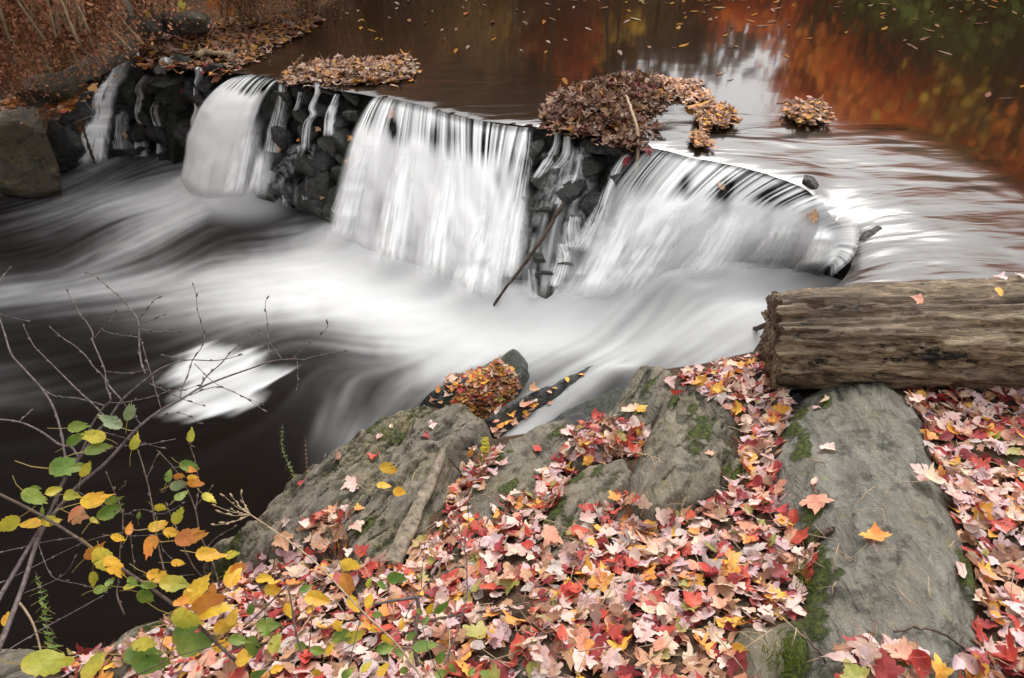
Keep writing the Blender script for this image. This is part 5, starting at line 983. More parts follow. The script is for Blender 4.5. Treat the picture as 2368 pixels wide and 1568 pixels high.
# ------------------------------------------------------------------ brown shrubs on the left bank
def quads(P, size, rs_, col, asp=.55, flat_=0.0):
    n = len(P); a = rs_.normal(size=(n, 3)); a[:, 2] *= 1-flat_; a /= np.linalg.norm(a, axis=1)[:, None]; b_ = rs_.normal(size=(n, 3)); b_ -= (b_*a).sum(1)[:, None]*a; b_ /= np.linalg.norm(b_, axis=1)[:, None]
    s = size*rs_.uniform(.6, 1.35, n)[:, None]; V = np.stack([P-a*s, P+b_*s*asp, P+a*s, P-b_*s*asp], 1).reshape(-1, 3)
    return V, np.arange(4*n).reshape(n, 4), np.repeat(col, 4, 0)
def shrub(label, u, v, z, hgt, wid, seed, n=2600, col=(.20, .095, .05), col2=(.38, .20, .12), droop=.6, stems=16, lean=(0, -.3)):
    rs_ = np.random.RandomState(seed); base = Pz(u, v, z); e = bpy.data.objects.new('brown_shrub', None); COL.objects.link(e); e.location = base; tag(e, label, 'shrub', 'dried brown shrubs on the left bank')
    SV = []; SF = []; k0 = 0; pts = []
    for k in range(stems):
        az = rs_.uniform(0, 6.28); r_ = wid*rs_.uniform(.4, 1); h = hgt*rs_.uniform(.6, 1)
        tip = np.array([math.cos(az)*r_+lean[0]*h, math.sin(az)*r_*.8+lean[1]*h, h*(1-.3*rs_.rand())]); root = np.array([rs_.normal(0, .12), rs_.normal(0, .12), -.15])
        mid = root*.4+tip*.6; mid[2] = h*1.05; end = tip+np.array([tip[0]*.35, tip[1]*.3-.1, -h*droop*rs_.rand()])
        P = resample([root, (root+mid)/2+[0, 0, .1*h], mid, tip, end], 12); tv, tf = tube(P, np.linspace(.010, .003, 12), 4); SV.append(tv); SF += [tuple(i+k0 for i in f) for f in tf]; k0 += len(tv)
        m_ = 5*n//stems; t = rs_.beta(2.2, 1.3, m_)*11; i = np.minimum(t.astype(int), 10); f = (t-i)[:, None]; q = P[i]*(1-f)+P[i+1]*f; spr = .05+.10*rs_.rand(m_)[:, None]
        cl = rs_.normal(size=(m_, 3))*spr; cl[:, 2] -= .05*rs_.rand(m_); pts.append(q+cl)
    link('stem', mesh('stem', np.vstack(SV), SF, M_TAN), e)
    P = np.vstack(pts); mixv = np.clip(.5+.5*fbm(P[:, 0]*5, P[:, 1]*5, P[:, 2]*5, 3, seed)+rs_.normal(0, .25, len(P)), 0, 1)[:, None]
    V, F, C = quads(P, .0145, rs_, 1.6*(np.array(col)*(1-mixv)+np.array(col2)*mixv), .6); link('foliage', mesh('foliage', V, F, M_FOL, False, cols=C), e); return e
shrub('dried copper brown shrub with drooping sprays at the top left edge', 20, 90, 1.65, .8, .65, 1, 4200, (.15, .065, .035), (.33, .16, .09))
shrub('dried brown shrub hanging over the square boulder', 165, 95, 1.6, .55, .5, 2, 3800, (.15, .07, .035), (.36, .19, .11))
shrub('low brown shrub at the left edge above the big boulder', -30, 185, 1.2, .4, .4, 3, 2200, (.12, .055, .03), (.26, .12, .07))
shrub('dark brown shrub at the top edge behind the narrow boulder', 320, 0, 1.5, .8, .8, 4, 3000, (.11, .055, .03), (.25, .13, .07))
shrub('brown shrub at the top edge above the far leaf raft', 560, 12, 1.35, .8, .9, 5, 3600, (.15, .07, .035), (.32, .17, .09))
shrub('dark brown shrub at the shore right of the far raft', 720, 5, 1.2, .9, .9, 6, 3200, (.10, .05, .03), (.25, .12, .07))
shrub('tall brown shrub behind the far boulders', 430, -40, 1.7, 1.3, 1.0, 7, 3400, (.13, .06, .03), (.28, .14, .08))
shrub('tall brown shrub behind the square boulder', 120, 20, 2.0, 1.2, 1.0, 8, 3600, (.13, .06, .035), (.3, .15, .085))
shrub('brown shrub beyond the tall ones on the left bank', 230, 60, 1.7, .8, .7, 9, 2600, (.11, .05, .03), (.25, .12, .07))
for k, (x, y) in enumerate([(-2.6, 11.0), (-1.9, 12.4), (-1.2, 13.6), (-.5, 14.9), (-3.2, 11.8), (.2, 16.0), (-2.2, 13.8), (-3.9, 10.6), (1.0, 17.2)]):
    e = shrub(['brown shrub on the far shore mirrored in the dark river', 'copper shrub on the far shore mirrored in the dark river'][k % 2], 700, 0, 1.2, 2.0, 1.3, 30+k, 3200, [(.15, .06, .03), (.05, .03, .02), (.20, .10, .04), (.09, .035, .02)][k % 4], [(.33, .15, .08), (.12, .07, .04), (.34, .22, .10), (.24, .08, .04)][k % 4], .5, 18, (.15, -.15)); e.location = (x, y, fh(x, y))
_src = [o for o in COL.objects if o.name.startswith('brown_shrub') and 'far shore' in o.get('label', '')]
for k, (x, y) in enumerate([(-5.2, 11.2), (-4.6, 12.8), (-3.6, 13.6), (-2.9, 15.2), (-1.7, 16.2), (-.6, 17.6), (.6, 18.6), (2.0, 19.2), (-6.2, 13.4), (-4.4, 15.6), (-2.4, 17.8), (3.4, 20.4), (-7.5, 11.6), (-5.6, 14.6)]):
    s0 = _src[k % len(_src)]; e = s0.copy(); COL.objects.link(e); e.location = (x, y, fh(x, y)); e.rotation_euler = (0, 0, k*1.7); e.scale = (1.1, 1.1, .9+.2*(k % 3)); e['label'] = 'brown thicket shrub higher up the far bank'; e['group'] = 'thicket shrubs up the far bank'
    for ch in s0.children: c_ = ch.copy(); COL.objects.link(c_); c_.parent = e
# yellow green sprigs hanging into the top of the frame
LEAFC = {'green': ((.10, .19, .03), (.20, .27, .04)), 'grey green': ((.17, .23, .12), (.22, .28, .14)), 'yellow green': ((.34, .36, .04), (.52, .44, .05)), 'yellow': ((.62, .42, .035), (.66, .36, .03)), 'orange': ((.60, .26, .04), (.50, .17, .04)), 'pink': ((.5, .16, .09), (.42, .22, .1))}
for k_, (a, b2) in LEAFC.items(): PAL.setdefault('live '+k_, (a, b2, 0))
M_LIVE = mat_leaf('living_leaf', .4, .42)
RV, UVc, FV_ = np.array([1., 0, 0]), np.array([0, sp_, cp]), np.array([0, cp, -sp_])
def leaf_at(parent, u, v, wpx, ang, c, dep, k='birch', tilt=.45, name='leaf', rx=None):
    p = Pd(u, v, dep); n_ = -ray(u, v); n_ = n_/np.linalg.norm(n_)+RV*rng.gauss(0, tilt)+UVc*rng.gauss(.15, tilt)
    n_ /= np.linalg.norm(n_); a = R(ang); t = RV*math.cos(a)+UVc*math.sin(a); t = t-n_*(t@n_); t /= np.linalg.norm(t); s_ = np.cross(t, n_)
    V, F, lc = leaf_geo(k, rng, .22, True, True); V = V.copy(); M = np.stack([s_, t, n_], 1); W = (V*(.9*wpx*dep/FPX))@M.T
    cc = leaf_cols('live '+c, lc, rng); o = link(name, mesh(name, W, F, M_LIVE, cols=cc, vecs={'lc': lc}), parent); o.location = p-np.array(parent.location); return o
def empty(name, loc, label, cat, group=None):
    e = bpy.data.objects.new(name, None); COL.objects.link(e); e.location = loc; return tag(e, label, cat, group)
for lab, pts, lv, dep in [('sprig of yellow green heart shaped leaves hanging at the top left edge', [(120, -60), (160, -20), (200, 20)], [(150, 5, 26, 240, 'yellow green'), (165, 18, 26, 270, 'yellow'), (185, 22, 28, 250, 'yellow green'), (205, 20, 30, 300, 'yellow'), (228, 5, 26, 280, 'yellow'), (235, 18, 28, 250, 'yellow'), (242, 28, 24, 300, 'yellow'), (256, 15, 26, 270, 'orange'), (272, 18, 26, 310, 'orange'), (285, 8, 22, 290, 'orange'), (342, 32, 18, 270, 'yellow')], 6.5),
                          ('small sprig of orange leaves at the top edge left of centre', [(660, -50), (690, -10), (720, 15)], [(832/2.917*1, 12, 18, 270, 'yellow'), (487, 8, 24, 250, 'orange'), (500, 4, 20, 300, 'orange'), (532, 24, 22, 270, 'orange'), (420, 8, 24, 260, 'yellow green'), (418, 20, 22, 280, 'yellow green'), (690, 8, 14, 280, 'green'), (205+3, 33, 18, 270, 'yellow green')], 7.6)]:
    e = empty('leafy_sprig', Pd(*pts[0], dep), lab, 'sprig'); P = resample([Pd(*p, dep) for p in pts], 8)-np.array(e.location); tv, tf = tube(P, np.linspace(.008, .003, 8), 5); link('stem', mesh('stem', tv, tf, M_BROWN), e)
    for u, v, w_, an, c in lv: leaf_at(e, u, v, w_*1.05, an, c, dep, 'oval', .3)
# ------------------------------------------------------------------ trees round the river (the river mirrors them)
def tree(label, x, y, hgt, rad, cols, seed, n=3000, crown0=.3, kind='broadleaf_tree', lean=0.0, lsz=.10, branches=9, group='trees along the far shore', trunkr=None):
    rs_ = np.random.RandomState(seed); z0 = fh(x, y)-.2; e = empty(kind, (x, y, z0), label, 'tree', group); SV = []; SF = []; k0 = 0; pts = []
    tr = trunkr or .02*hgt; top = np.array([lean*hgt, rs_.normal(0, .3), hgt]); TP = resample([np.zeros(3), [lean*hgt*.3+rs_.normal(0, .1), 0, hgt*.4], top], 14); tv, tf = tube(TP, np.linspace(tr, tr*.15, 14), 7); SV.append(tv); SF += list(tf); k0 = len(tv)
    for b_ in range(branches):
        f = rs_.uniform(crown0, .95); o = TP[int(f*13)]; az = rs_.uniform(0, 6.28); L = rad*(1.15-.6*f)*rs_.uniform(.6, 1.1) if kind != 'evergreen_tree' else rad*(1.05-f)*1.1
        end = o+np.array([math.cos(az)*L, math.sin(az)*L, L*(.45 if kind != 'evergreen_tree' else -.15)]); BP = resample([o, (o+end)/2+[0, 0, .12*L], end], 7); tv, tf = tube(BP, np.linspace(tr*.35*(1.1-f)+.01, .008, 7), 4); SV.append(tv); SF += [tuple(i+k0 for i in q) for q in tf]; k0 += len(tv)
        m_ = int(n/branches); nc = 5
        for c_ in range(nc):
            q = BP[int(rs_.uniform(2, 6.99))]; sc = L*rs_.uniform(.16, .34); pts.append(q+rs_.normal(size=(m_//nc, 3))*np.array([sc, sc, sc*.6]))
    link('trunk', mesh('trunk', np.vstack(SV), SF, M_TRUNK), e); P = np.vstack(pts); P = P[P[:, 2] > .3]
    mv = np.clip(.5+.6*fbm(P[:, 0]*1.3, P[:, 1]*1.3, P[:, 2]*1.3, 2, seed)+rs_.normal(0, .2, len(P)), 0, 1)[:, None]
    V, F, C = quads(P, lsz, rs_, np.array(cols[0])*(1-mv)+np.array(cols[1])*mv, .7); link('crown', mesh('crown', V, F, M_FOL, False, cols=C), e); return e
OR = ((.85, .19, .03), (.95, .36, .07)); RD = ((.42, .07, .03), (.72, .20, .06)); GR = ((.06, .10, .02), (.14, .19, .04)); BRN = ((.14, .07, .035), (.28, .14, .06)); YL = ((.55, .36, .05), (.75, .48, .07)); DB = ((.08, .05, .035), (.16, .10, .06))
def az(u, dist, v=150):                   # a spot on the far shore in the direction a reflection at column u points
    d = ray(u, v); q = d[:2]/np.linalg.norm(d[:2])*dist; return float(q[0]), float(q[1])
def top_h(u, dist, v, x, y):              # height of a tree whose mirror image ends at row v
    d = ray(u, v); return max(1.6, 2*ZUP-CAM_H-dist*d[2]/math.hypot(d[0], d[1])-fh(x, y)+.2)
def vt(u): return float(np.interp(u, [700, 1200, 1330, 1440, 1540, 1600, 1690, 1760, 1800, 1840, 1900, 2060, 2160, 2270, 2370, 2480, 2800], [430, 410, 390, 320, 165, 85, 50, 62, 100, 195, 275, 315, 355, 430, 480, 520, 540]))
TREES = [  # kind, column, distance, height, radius, colours, label
 ('broadleaf_tree', 700, 15, 8.0, 2.6, BRN, 'brown tree leaning out behind the far left raft', 3200), ('broadleaf_tree', 850, 16.5, 8.0, 2.6, DB, 'dark brown tree upstream of the brown shrubs', 3400), ('broadleaf_tree', 980, 18, 8.5, 2.6, BRN, 'russet brown tree behind the mirrored shrubs', 3600), ('broadleaf_tree', 1100, 19.5, 8.8, 2.6, DB, 'dull brown tree mirrored left of the pale trunk', 3600), ('broadleaf_tree', 1210, 20, 8.6, 2.2, BRN, 'brown tree mirrored above the middle waterfall', 3200),
 ('broadleaf_tree', 1330, 21.5, 9.2, 2.3, DB, 'dark tree mirrored above the gap in the falls', 3200), ('broadleaf_tree', 1440, 22, 8.2, 2.0, BRN, 'thin brown tree beside the pale slender trunk', 2400), ('broadleaf_tree', 1540, 23, 7.6, 1.9, DB, 'half bare tree left of the bright sky gap', 1500), ('broadleaf_tree', 1600, 24.5, 6.4, 1.8, RD, 'small red brown tree under the sky gap', 1500),
 ('broadleaf_tree', 1250, 17.5, 4.2, 1.5, RD, 'red understorey tree mirrored in the middle of the river', 1600), ('broadleaf_tree', 1380, 18.5, 3.6, 1.3, YL, 'yellow understorey tree mirrored near the leaf mound', 1200),
 ('broadleaf_tree', 1690, 24, 5.6, 1.8, OR, 'low orange tree at the foot of the sky gap', 2400), ('broadleaf_tree', 1780, 24, 6.6, 1.9, OR, 'orange tree right of the sky gap', 2800), ('broadleaf_tree', 1870, 22.5, 8.0, 2.2, RD, 'rusty red tree right of the sky gap', 2600), ('broadleaf_tree', 1960, 21.5, 8.8, 2.3, OR, 'bright orange tree mirrored at upper right', 3400), ('broadleaf_tree', 2060, 20, 9.0, 2.3, BRN, 'half bare brown tree among the orange ones', 1700),
 ('broadleaf_tree', 2160, 18.8, 9.4, 2.5, OR, 'tall orange tree mirrored behind the evergreens', 3800), ('broadleaf_tree', 2270, 18, 9.6, 2.5, OR, 'large orange tree mirrored at the right edge', 4000), ('broadleaf_tree', 2370, 16.8, 9.6, 2.4, OR, 'flame orange tree just past the right edge', 4000), ('broadleaf_tree', 2480, 15.8, 9.0, 2.4, YL, 'golden tree past the right edge', 3400), ('broadleaf_tree', 2620, 15, 8.5, 2.4, OR, 'orange tree further past the right edge', 3000), ('broadleaf_tree', 2800, 14.5, 8.0, 2.4, YL, 'yellow tree by the right shore', 2600),
 ('evergreen_tree', 2030, 18.2, 4.6, 1.6, GR, 'dark green evergreen low among the orange trees', 3600), ('evergreen_tree', 2130, 16.8, 5.2, 1.9, GR, 'bushy green evergreen mirrored at top right', 4600), ('evergreen_tree', 2240, 15.6, 5.4, 1.9, GR, 'broad green evergreen mirrored in the top right corner', 4800), ('evergreen_tree', 2340, 14.7, 5.2, 1.8, GR, 'green evergreen at the right shore', 4200), ('evergreen_tree', 2080, 17.6, 6.4, 1.3, GR, 'slim taller evergreen among the bushy ones', 2600)]
for k, (kd, u, dist, hh, rd, cc, lab, n) in enumerate(TREES):
    x, y = az(u, dist); hh = top_h(u, dist, vt(u) if kd[0] == 'b' and hh > 4.5 else 235 if kd[0] == 'e' else 150, x, y)-.25*rd; tree(lab, x, y, hh, rd, cc, 200+k, int(n*(3.2 if kd[0] == 'e' else 1.7)), .12 if kd[0] == 'e' else .25, kd, [0, .06, -.05, .08][k % 4], .10 if kd[0] == 'b' else .11, 26 if kd[0] == 'e' else 12)
for k, (u, dist, hh, rd, cc, lab, n) in enumerate([(760, 13.5, 2.2, .9, YL, 'small yellow bush mirrored beside the dark shore', 900), (905, 14.5, 2.6, 1.0, RD, 'small red bush mirrored left of middle', 1000), (1010, 15.5, 3.0, .9, DB, 'dark thicket mirrored left of middle', 1400), (1120, 16.2, 2.4, .9, YL, 'yellow green bush mirrored above the middle fall', 1000), (1310, 16.8, 3.2, 1.1, RD, 'pinkish red bush mirrored above the leaf mound', 1400), (1480, 18, 3.0, 1.1, GR, 'dark green bush mirrored left of the sky gap', 1400)]):
    x, y = az(u, dist); tree(lab, x, y, hh, rd, cc, 400+k, n, .15, 'bush', 0, .07, 10, trunkr=.03, group='bushes along the far shore')
for k, (u, dist, ln) in enumerate([(800, 13.2, .05), (880, 14, -.08), (960, 14.4, .1), (1060, 15, 0), (1160, 15.4, .06), (1280, 16, -.05), (1350, 16.5, .12)]):
    x, y = az(u, dist); tree('dark bare trunk on the far shore mirrored among brown shrubs', x, y, top_h(u, dist, vt(u)-20, x, y), 1.2, DB, 420+k, 120, .3, 'bare_tree', ln, .05, 9, 'dark bare trunks along the far left shore', trunkr=.08)
x, y = az(1420, 15.6); tree('slender bare pale trunk mirrored near the middle of the river', x, y, 5.0, .8, DB, 300, 120, .6, 'bare_tree', 0, .05, 7, trunkr=.07)
for k, (u, dist, hh, ln) in enumerate([(1830, 20, 8.5, .05), (1930, 18.5, 9, .12), (2010, 18.2, 9, .14), (2120, 16.6, 9, .12), (2270, 15.0, 9.2, .2), (2345, 14.3, 9.0, .16), (1770, 21, 8, .03), (1520, 20, 8, -.04)]):
    x, y = az(u, dist); hh = top_h(u, dist, vt(u)-10, x, y); tree('dark leaning bare trunk mirrored against the orange trees', x, y, hh, 1.6, DB, 320+k, 160, .35, 'bare_tree', ln, .05, 10, 'dark bare trunks along the right shore', trunkr=.13 if k != 4 else .2)
# far wood that closes the view beyond the shore trees
rs_ = np.random.RandomState(9); Pw = []; Cw = []
for k in range(120):
    a = rs_.uniform(-75, 80); dist = rs_.uniform(27, 46); x, y = dist*math.sin(R(a)), dist*math.cos(R(a)); gap = math.exp(-((a-21)/5.5)**2); hh = max(1.0, (dist*math.tan(R(17.0-7.5*gap))-.7-fh(x, y))*rs_.uniform(.6, 1))
    m_ = 260; q = rs_.normal(size=(m_, 3))*np.array([1.6, 1.6, hh*.24])+np.array([x, y, fh(x, y)+hh*.5]); Pw.append(q); c = [OR, BRN, DB, DB, RD, BRN][rs_.randint(6)] if a > 18 else [BRN, DB, DB][rs_.randint(3)]
    mv = np.clip(rs_.normal(.5, .3, m_), 0, 1)[:, None]; Cw.append(np.array(c[0])*(1-mv)+np.array(c[1])*mv)
V, F, C = quads(np.vstack(Pw), .30, rs_, np.vstack(Cw), .7); V, c0 = centred(V); o = link('distant_wood', mesh('distant_wood', V, F, M_FOL, False, cols=C), None, 'far autumn wood beyond the river trees', 'wood', None, 'stuff'); o.location = c0
# ================================================================== shrubs in the foreground
def sdep(u, v): return 1.62+.75*(1-v/1568)+.05*math.sin(u*.013)
def branch(parent, pts, w0, w1, mat, off=0.0, name='branch', buds=True):
    D = resample(np.array(pts), max(10, len(pts)*5)); n = len(D); P = np.array([Pd(u, v, sdep(u, v)+off) for u, v in D]); r_ = np.array([np.interp(i/(n-1), [0, 1], [w0*.74, w1*.74])*sdep(*D[i])/FPX/2 for i in range(n)])
    parts = [(*tube(P, r_, 7), (0, 0, 0))]
    if buds:
        for i in range(3, n, 5):
            q = P[i]; dv = (P[min(i+1, n-1)]-P[i-1]); dv /= np.linalg.norm(dv)+1e-9; sdv = RV*rng.uniform(-1, 1)+UVc*rng.uniform(-.5, 1); parts.append((*tube(np.array([q, q+.006*(dv+sdv*.8), q+.011*(dv+sdv*.5)]), [.0022, .0026, .0006], 5), (0, 0, 0)))
    V, F, _ = join(parts); o = link(name, mesh(name, V-np.array(parent.location), F, mat), parent); return o
S1 = empty('shrub', Pd(-60, 1560, 1.62), 'bare grey twigged shrub reaching over the dark pool with a few green leaves', 'shrub')
_a = lambda L: [Z4(*p) for p in L]; _b = lambda L: [Z7(*p) for p in L]; _c = lambda L: [Z8(*p) for p in L]
B1 = [(_b([(-60, 1440), (0, 1350), (150, 960), (270, 600), (420, 390), (540, 260), (700, 130), (820, 0)])+_a([(945, 1355), (1090, 1245), (1215, 1180), (1345, 1100), (1500, 1035), (1700, 965), (1830, 920), (1985, 905), (2040, 912), (2130, 885), (2280, 858), (2356, 848)]), 17, 2.2),
      (_b([(-60, 1150), (0, 1020), (200, 680), (340, 440), (430, 240)])+_a([(590, 1500), (640, 1420), (740, 1300), (825, 1180), (985, 1040), (1100, 960), (1260, 912), (1460, 915), (1640, 875)]), 15, 2),
      (_b([(370, 400), (440, 220)])+_a([(560, 1510), (620, 1350), (700, 1230), (745, 1190), (740, 1150), (715, 1080), (708, 985), (670, 890), (625, 780), (625, 730), (580, 650), (540, 610), (520, 560), (480, 500), (445, 430)]), 9, 2),
      (_a([(985, 1010), (955, 940), (940, 830), (938, 740), (930, 640), (870, 560), (800, 480), (735, 425), (640, 345), (572, 318)]), 6, 2), (_a([(930, 640), (985, 580), (1040, 505), (1078, 492)]), 3.5, 1.6),
      (_b([(430, 230), (438, 60)])+_a([(440, 1568), (410, 1390), (350, 1210), (260, 1080), (160, 970), (75, 870), (30, 730), (-10, 610)]), 8, 5), (_b([(520, 60), (480, 10)])+_a([(400, 1480), (270, 1390), (130, 1330), (-20, 1310)]), 7, 5), (_a([(720, 1310), (640, 1220), (540, 1130), (440, 1030), (360, 950), (290, 880), (235, 825), (190, 745), (155, 675)]), 6, 2),
      (_a([(820, 1180), (740, 1090), (690, 1015), (625, 950), (580, 885), (510, 820), (440, 775), (330, 685)]), 5, 2), (_a([(1345, 1100), (1395, 1020), (1490, 935), (1555, 860), (1630, 800), (1682, 750)]), 5, 2.4), (_a([(1215, 1175), (1225, 1110), (1270, 1000), (1300, 910), (1360, 825), (1378, 750), (1350, 640), (1332, 580), (1323, 480), (1298, 388)]), 4, 1.8), (_a([(1810, 915), (1810, 780), (1800, 640), (1788, 535), (1805, 482)]), 3, 1.6),
      (_a([(1900, 905), (1830, 810), (1735, 703)]), 2.6, 1.5), (_a([(1975, 900), (2060, 820), (2190, 715), (2213, 650)]), 3, 1.6), (_a([(2005, 920), (2008, 1060), (1998, 1120)]), 2.2, 1.4), (_a([(1085, 1235), (1050, 1120), (1010, 980), (955, 790)]), 3, 2), (_a([(950, 1345), (870, 1250), (820, 1180)]), 3, 2), (_a([(710, 1220), (600, 1190), (500, 1165), (390, 1160), (310, 1120), (265, 1080)]), 4, 3),
      (_a([(740, 1200), (850, 1195), (1000, 1165), (1130, 1125), (1270, 1105), (1345, 1075)]), 3, 1.8), (_a([(715, 990), (860, 1000), (1000, 975)]), 2.5, 1.6), (_a([(1250, 910), (1090, 878)]), 2.5, 1.6), (_a([(1280, 1150), (1380, 1110), (1490, 1095), (1640, 1160), (1790, 1258)]), 3.2, 1.6), (_a([(950, 700), (1050, 722), (1220, 715)]), 2.6, 1.6), (_a([(935, 665), (1035, 635), (1115, 602)]), 2.6, 1.6), (_a([(940, 760), (780, 738), (682, 710)]), 2.8, 1.6),
      (_a([(625, 775), (720, 670), (790, 578)]), 2.6, 1.5), (_a([(1010, 1070), (1140, 1130), (1260, 1185), (1390, 1225)]), 2.6, 1.5), (_a([(1060, 1295), (1200, 1268), (1290, 1300), (1352, 1348)]), 2.6, 1.5), (_a([(1310, 935), (1440, 1060), (1580, 1130), (1780, 1215)]), 2.4, 1.4), (_a([(0, 600), (80, 625), (195, 650)]), 2.2, 1.4), (_a([(-20, 430), (20, 350), (70, 285)]), 4, 2.5), (_a([(130, 1325), (170, 1290), (205, 1255)]), 2.4, 1.5), (_a([(690, 1395), (850, 1440), (1000, 1480), (1110, 1510)]), 2.4, 1.4), (_a([(1185, 1443), (1000, 1480), (840, 1490), (700, 1520)]), 2.2, 1.4),
      (_b([(500, 620), (350, 640), (180, 680), (0, 720)]), 2.6, 2), (_b([(1000, 560), (800, 590), (600, 640), (420, 720), (200, 830), (0, 930)]), 3, 2), (_b([(850, 610), (1000, 605), (1120, 590)]), 2.2, 1.4), (_b([(250, 640), (320, 830), (380, 900), (560, 940), (730, 990)]), 3, 1.8), (_b([(150, 1000), (420, 880), (520, 730)]), 2.4, 1.4), (_b([(700, 1010), (500, 1120), (300, 1230), (0, 1410)]), 4.5, 3), (_b([(830, 470), (960, 430), (1100, 460), (1250, 380)]), 2.2, 1.4), (_b([(510, 300), (640, 380), (780, 440), (900, 470)]), 2.4, 1.5)]
for pts, w0, w1 in B1: branch(S1, pts, w0, w1, M_TWIG)
LV1 = [(Z4, L) for L in [(870, 1275, 140, 80, 'grey green'), (760, 1340, 175, 160, 'grey green'), (515, 1365, 150, 10, 'green'), (495, 1450, 130, 30, 'green'), (650, 1430, 180, 170, 'yellow green'), (640, 1515, 190, 20, 'green'), (905, 1475, 125, 60, 'yellow green'), (1285, 1430, 100, 80, 'yellow green')]] + [(Z7, L) for L in [(420, 145, 260, 5, 'green'), (570, 170, 120, 50, 'yellow green'), (210, 335, 190, 330, 'green'), (235, 287, 80, 0, 'green'), (350, 310, 115, 30, 'yellow green'), (470, 335, 145, 350, 'yellow green'), (620, 370, 195, 20, 'yellow'), (750, 370, 115, 0, 'green'), (720, 450, 180, 20, 'green'), (510, 465, 240, 345, 'pink'), (70, 520, 190, 210, 'yellow green'), (220, 530, 160, 195, 'yellow'), (330, 510, 140, 20, 'yellow green'), (630, 500, 70, 330, 'yellow green'), (280, 470, 100, 100, 'green')]]
for zc, (x, y, w_, an, c) in LV1: u, v = zc(x, y); leaf_at(S1, u, v, w_*.343*1.05, an, c, sdep(u, v)-.02)
S2 = empty('shrub', Pd(-40, 1240, 1.6), 'young shrub with spotted yellow and orange leaves standing over the pool edge', 'shrub')
B2 = [(_b([(-60, 300), (0, 330), (200, 430), (400, 545), (620, 690), (810, 820), (1000, 950), (1220, 1110), (1400, 1270), (1500, 1370), (1590, 1450)]), 9, 11), (_b([(1110, 860), (1065, 660), (1040, 500), (1020, 370), (985, 210), (930, 30)]), 6, 3.5), (_b([(1480, 950), (1430, 780), (1350, 600), (1320, 440), (1260, 290), (1180, 160), (1060, 30)]), 6, 2.5), (_b([(1320, 420), (1340, 290), (1320, 120), (1280, 0)])+_a([(1300, 1530), (1270, 1470)]), 3.2, 2), (_b([(1570, 1080), (1380, 900), (1290, 790), (1190, 560), (1115, 380)]), 5, 2.5), (_b([(840, 1140), (790, 1010), (800, 900), (810, 700), (825, 600), (830, 430)]), 5.5, 2.4), (_b([(1310, 870), (1120, 885), (950, 880)]), 2.6, 1.6), (_b([(1320, 410), (1440, 265)]), 2.4, 1.4), (_b([(1350, 740), (1460, 620), (1600, 540)]), 2.4, 1.4),
      (_b([(830, 470), (770, 310), (715, 180)]), 2.4, 1.4), (_b([(800, 300), (850, 255)]), 2, 1.4), (_b([(985, 230), (1060, 60)]), 2.2, 1.4), (_b([(1190, 800), (1100, 700), (1080, 640)]), 2.4, 1.6), (_b([(910, 850), (890, 700), (880, 600)]), 2.2, 1.4), (_b([(1100, 320), (1140, 260)]), 2, 1.4), (_b([(1140, 400), (1240, 340)]), 2, 1.4)]
for pts, w0, w1 in B2: branch(S2, pts, w0, w1, M_BROWN, -.04)
for L in [(1260, 135, 140, 350, 'green'), (1275, 160, 90, 340, 'orange'), (1135, 210, 95, 70, 'green'), (1200, 205, 85, 340, 'orange'), (1190, 270, 130, 0, 'grey green'), (1210, 345, 110, 50, 'green'), (1290, 215, 75, 0, 'yellow'), (1300, 250, 110, 345, 'orange'), (1400, 345, 110, 330, 'yellow green'), (1075, 415, 110, 325, 'yellow green'), (1195, 485, 140, 60, 'yellow green'), (1050, 545, 140, 30, 'yellow'), (1015, 660, 165, 240, 'orange'), (1145, 585, 125, 350, 'yellow'), (1260, 620, 215, 15, 'orange'), (1390, 740, 200, 10, 'yellow'), (1550, 735, 115, 10, 'yellow green'), (785, 620, 105, 0, 'yellow'), (870, 570, 95, 70, 'orange'), (690, 760, 240, 330, 'yellow green'), (760, 800, 200, 325, 'yellow'), (620, 725, 150, 30, 'orange'), (630, 890, 115, 260, 'yellow green'), (670, 970, 115, 10, 'green'), (735, 925, 85, 60, 'green'), (870, 950, 110, 0, 'yellow green'), (890, 912, 100, 325, 'green'), (970, 1010, 160, 320, 'green'), (990, 945, 110, 10, 'green'), (1050, 880, 170, 350, 'yellow'), (1155, 930, 210, 0, 'yellow green'), (1190, 790, 95, 0, 'yellow'), (1310, 990, 230, 50, 'yellow'), (1230, 1050, 120, 200, 'orange'), (1565, 890, 200, 65, 'yellow'), (1590, 830, 120, 10, 'orange'), (1410, 1110, 260, 20, 'yellow'), (1380, 1060, 240, 12, 'orange'), (1230, 1160, 250, 350, 'yellow green'), (1430, 1000, 130, 60, 'orange'), (935, 475, 55, 80, 'green')]:
    u, v = Z7(*L[:2]); leaf_at(S2, u, v, L[2]*.343*1.05, L[3], L[4], sdep(u, v)-.07)
S3 = empty('shrub', Pd(560, 1640, 1.5), 'leafy green and yellow seedlings growing through the leaf bed at the bottom left', 'shrub')
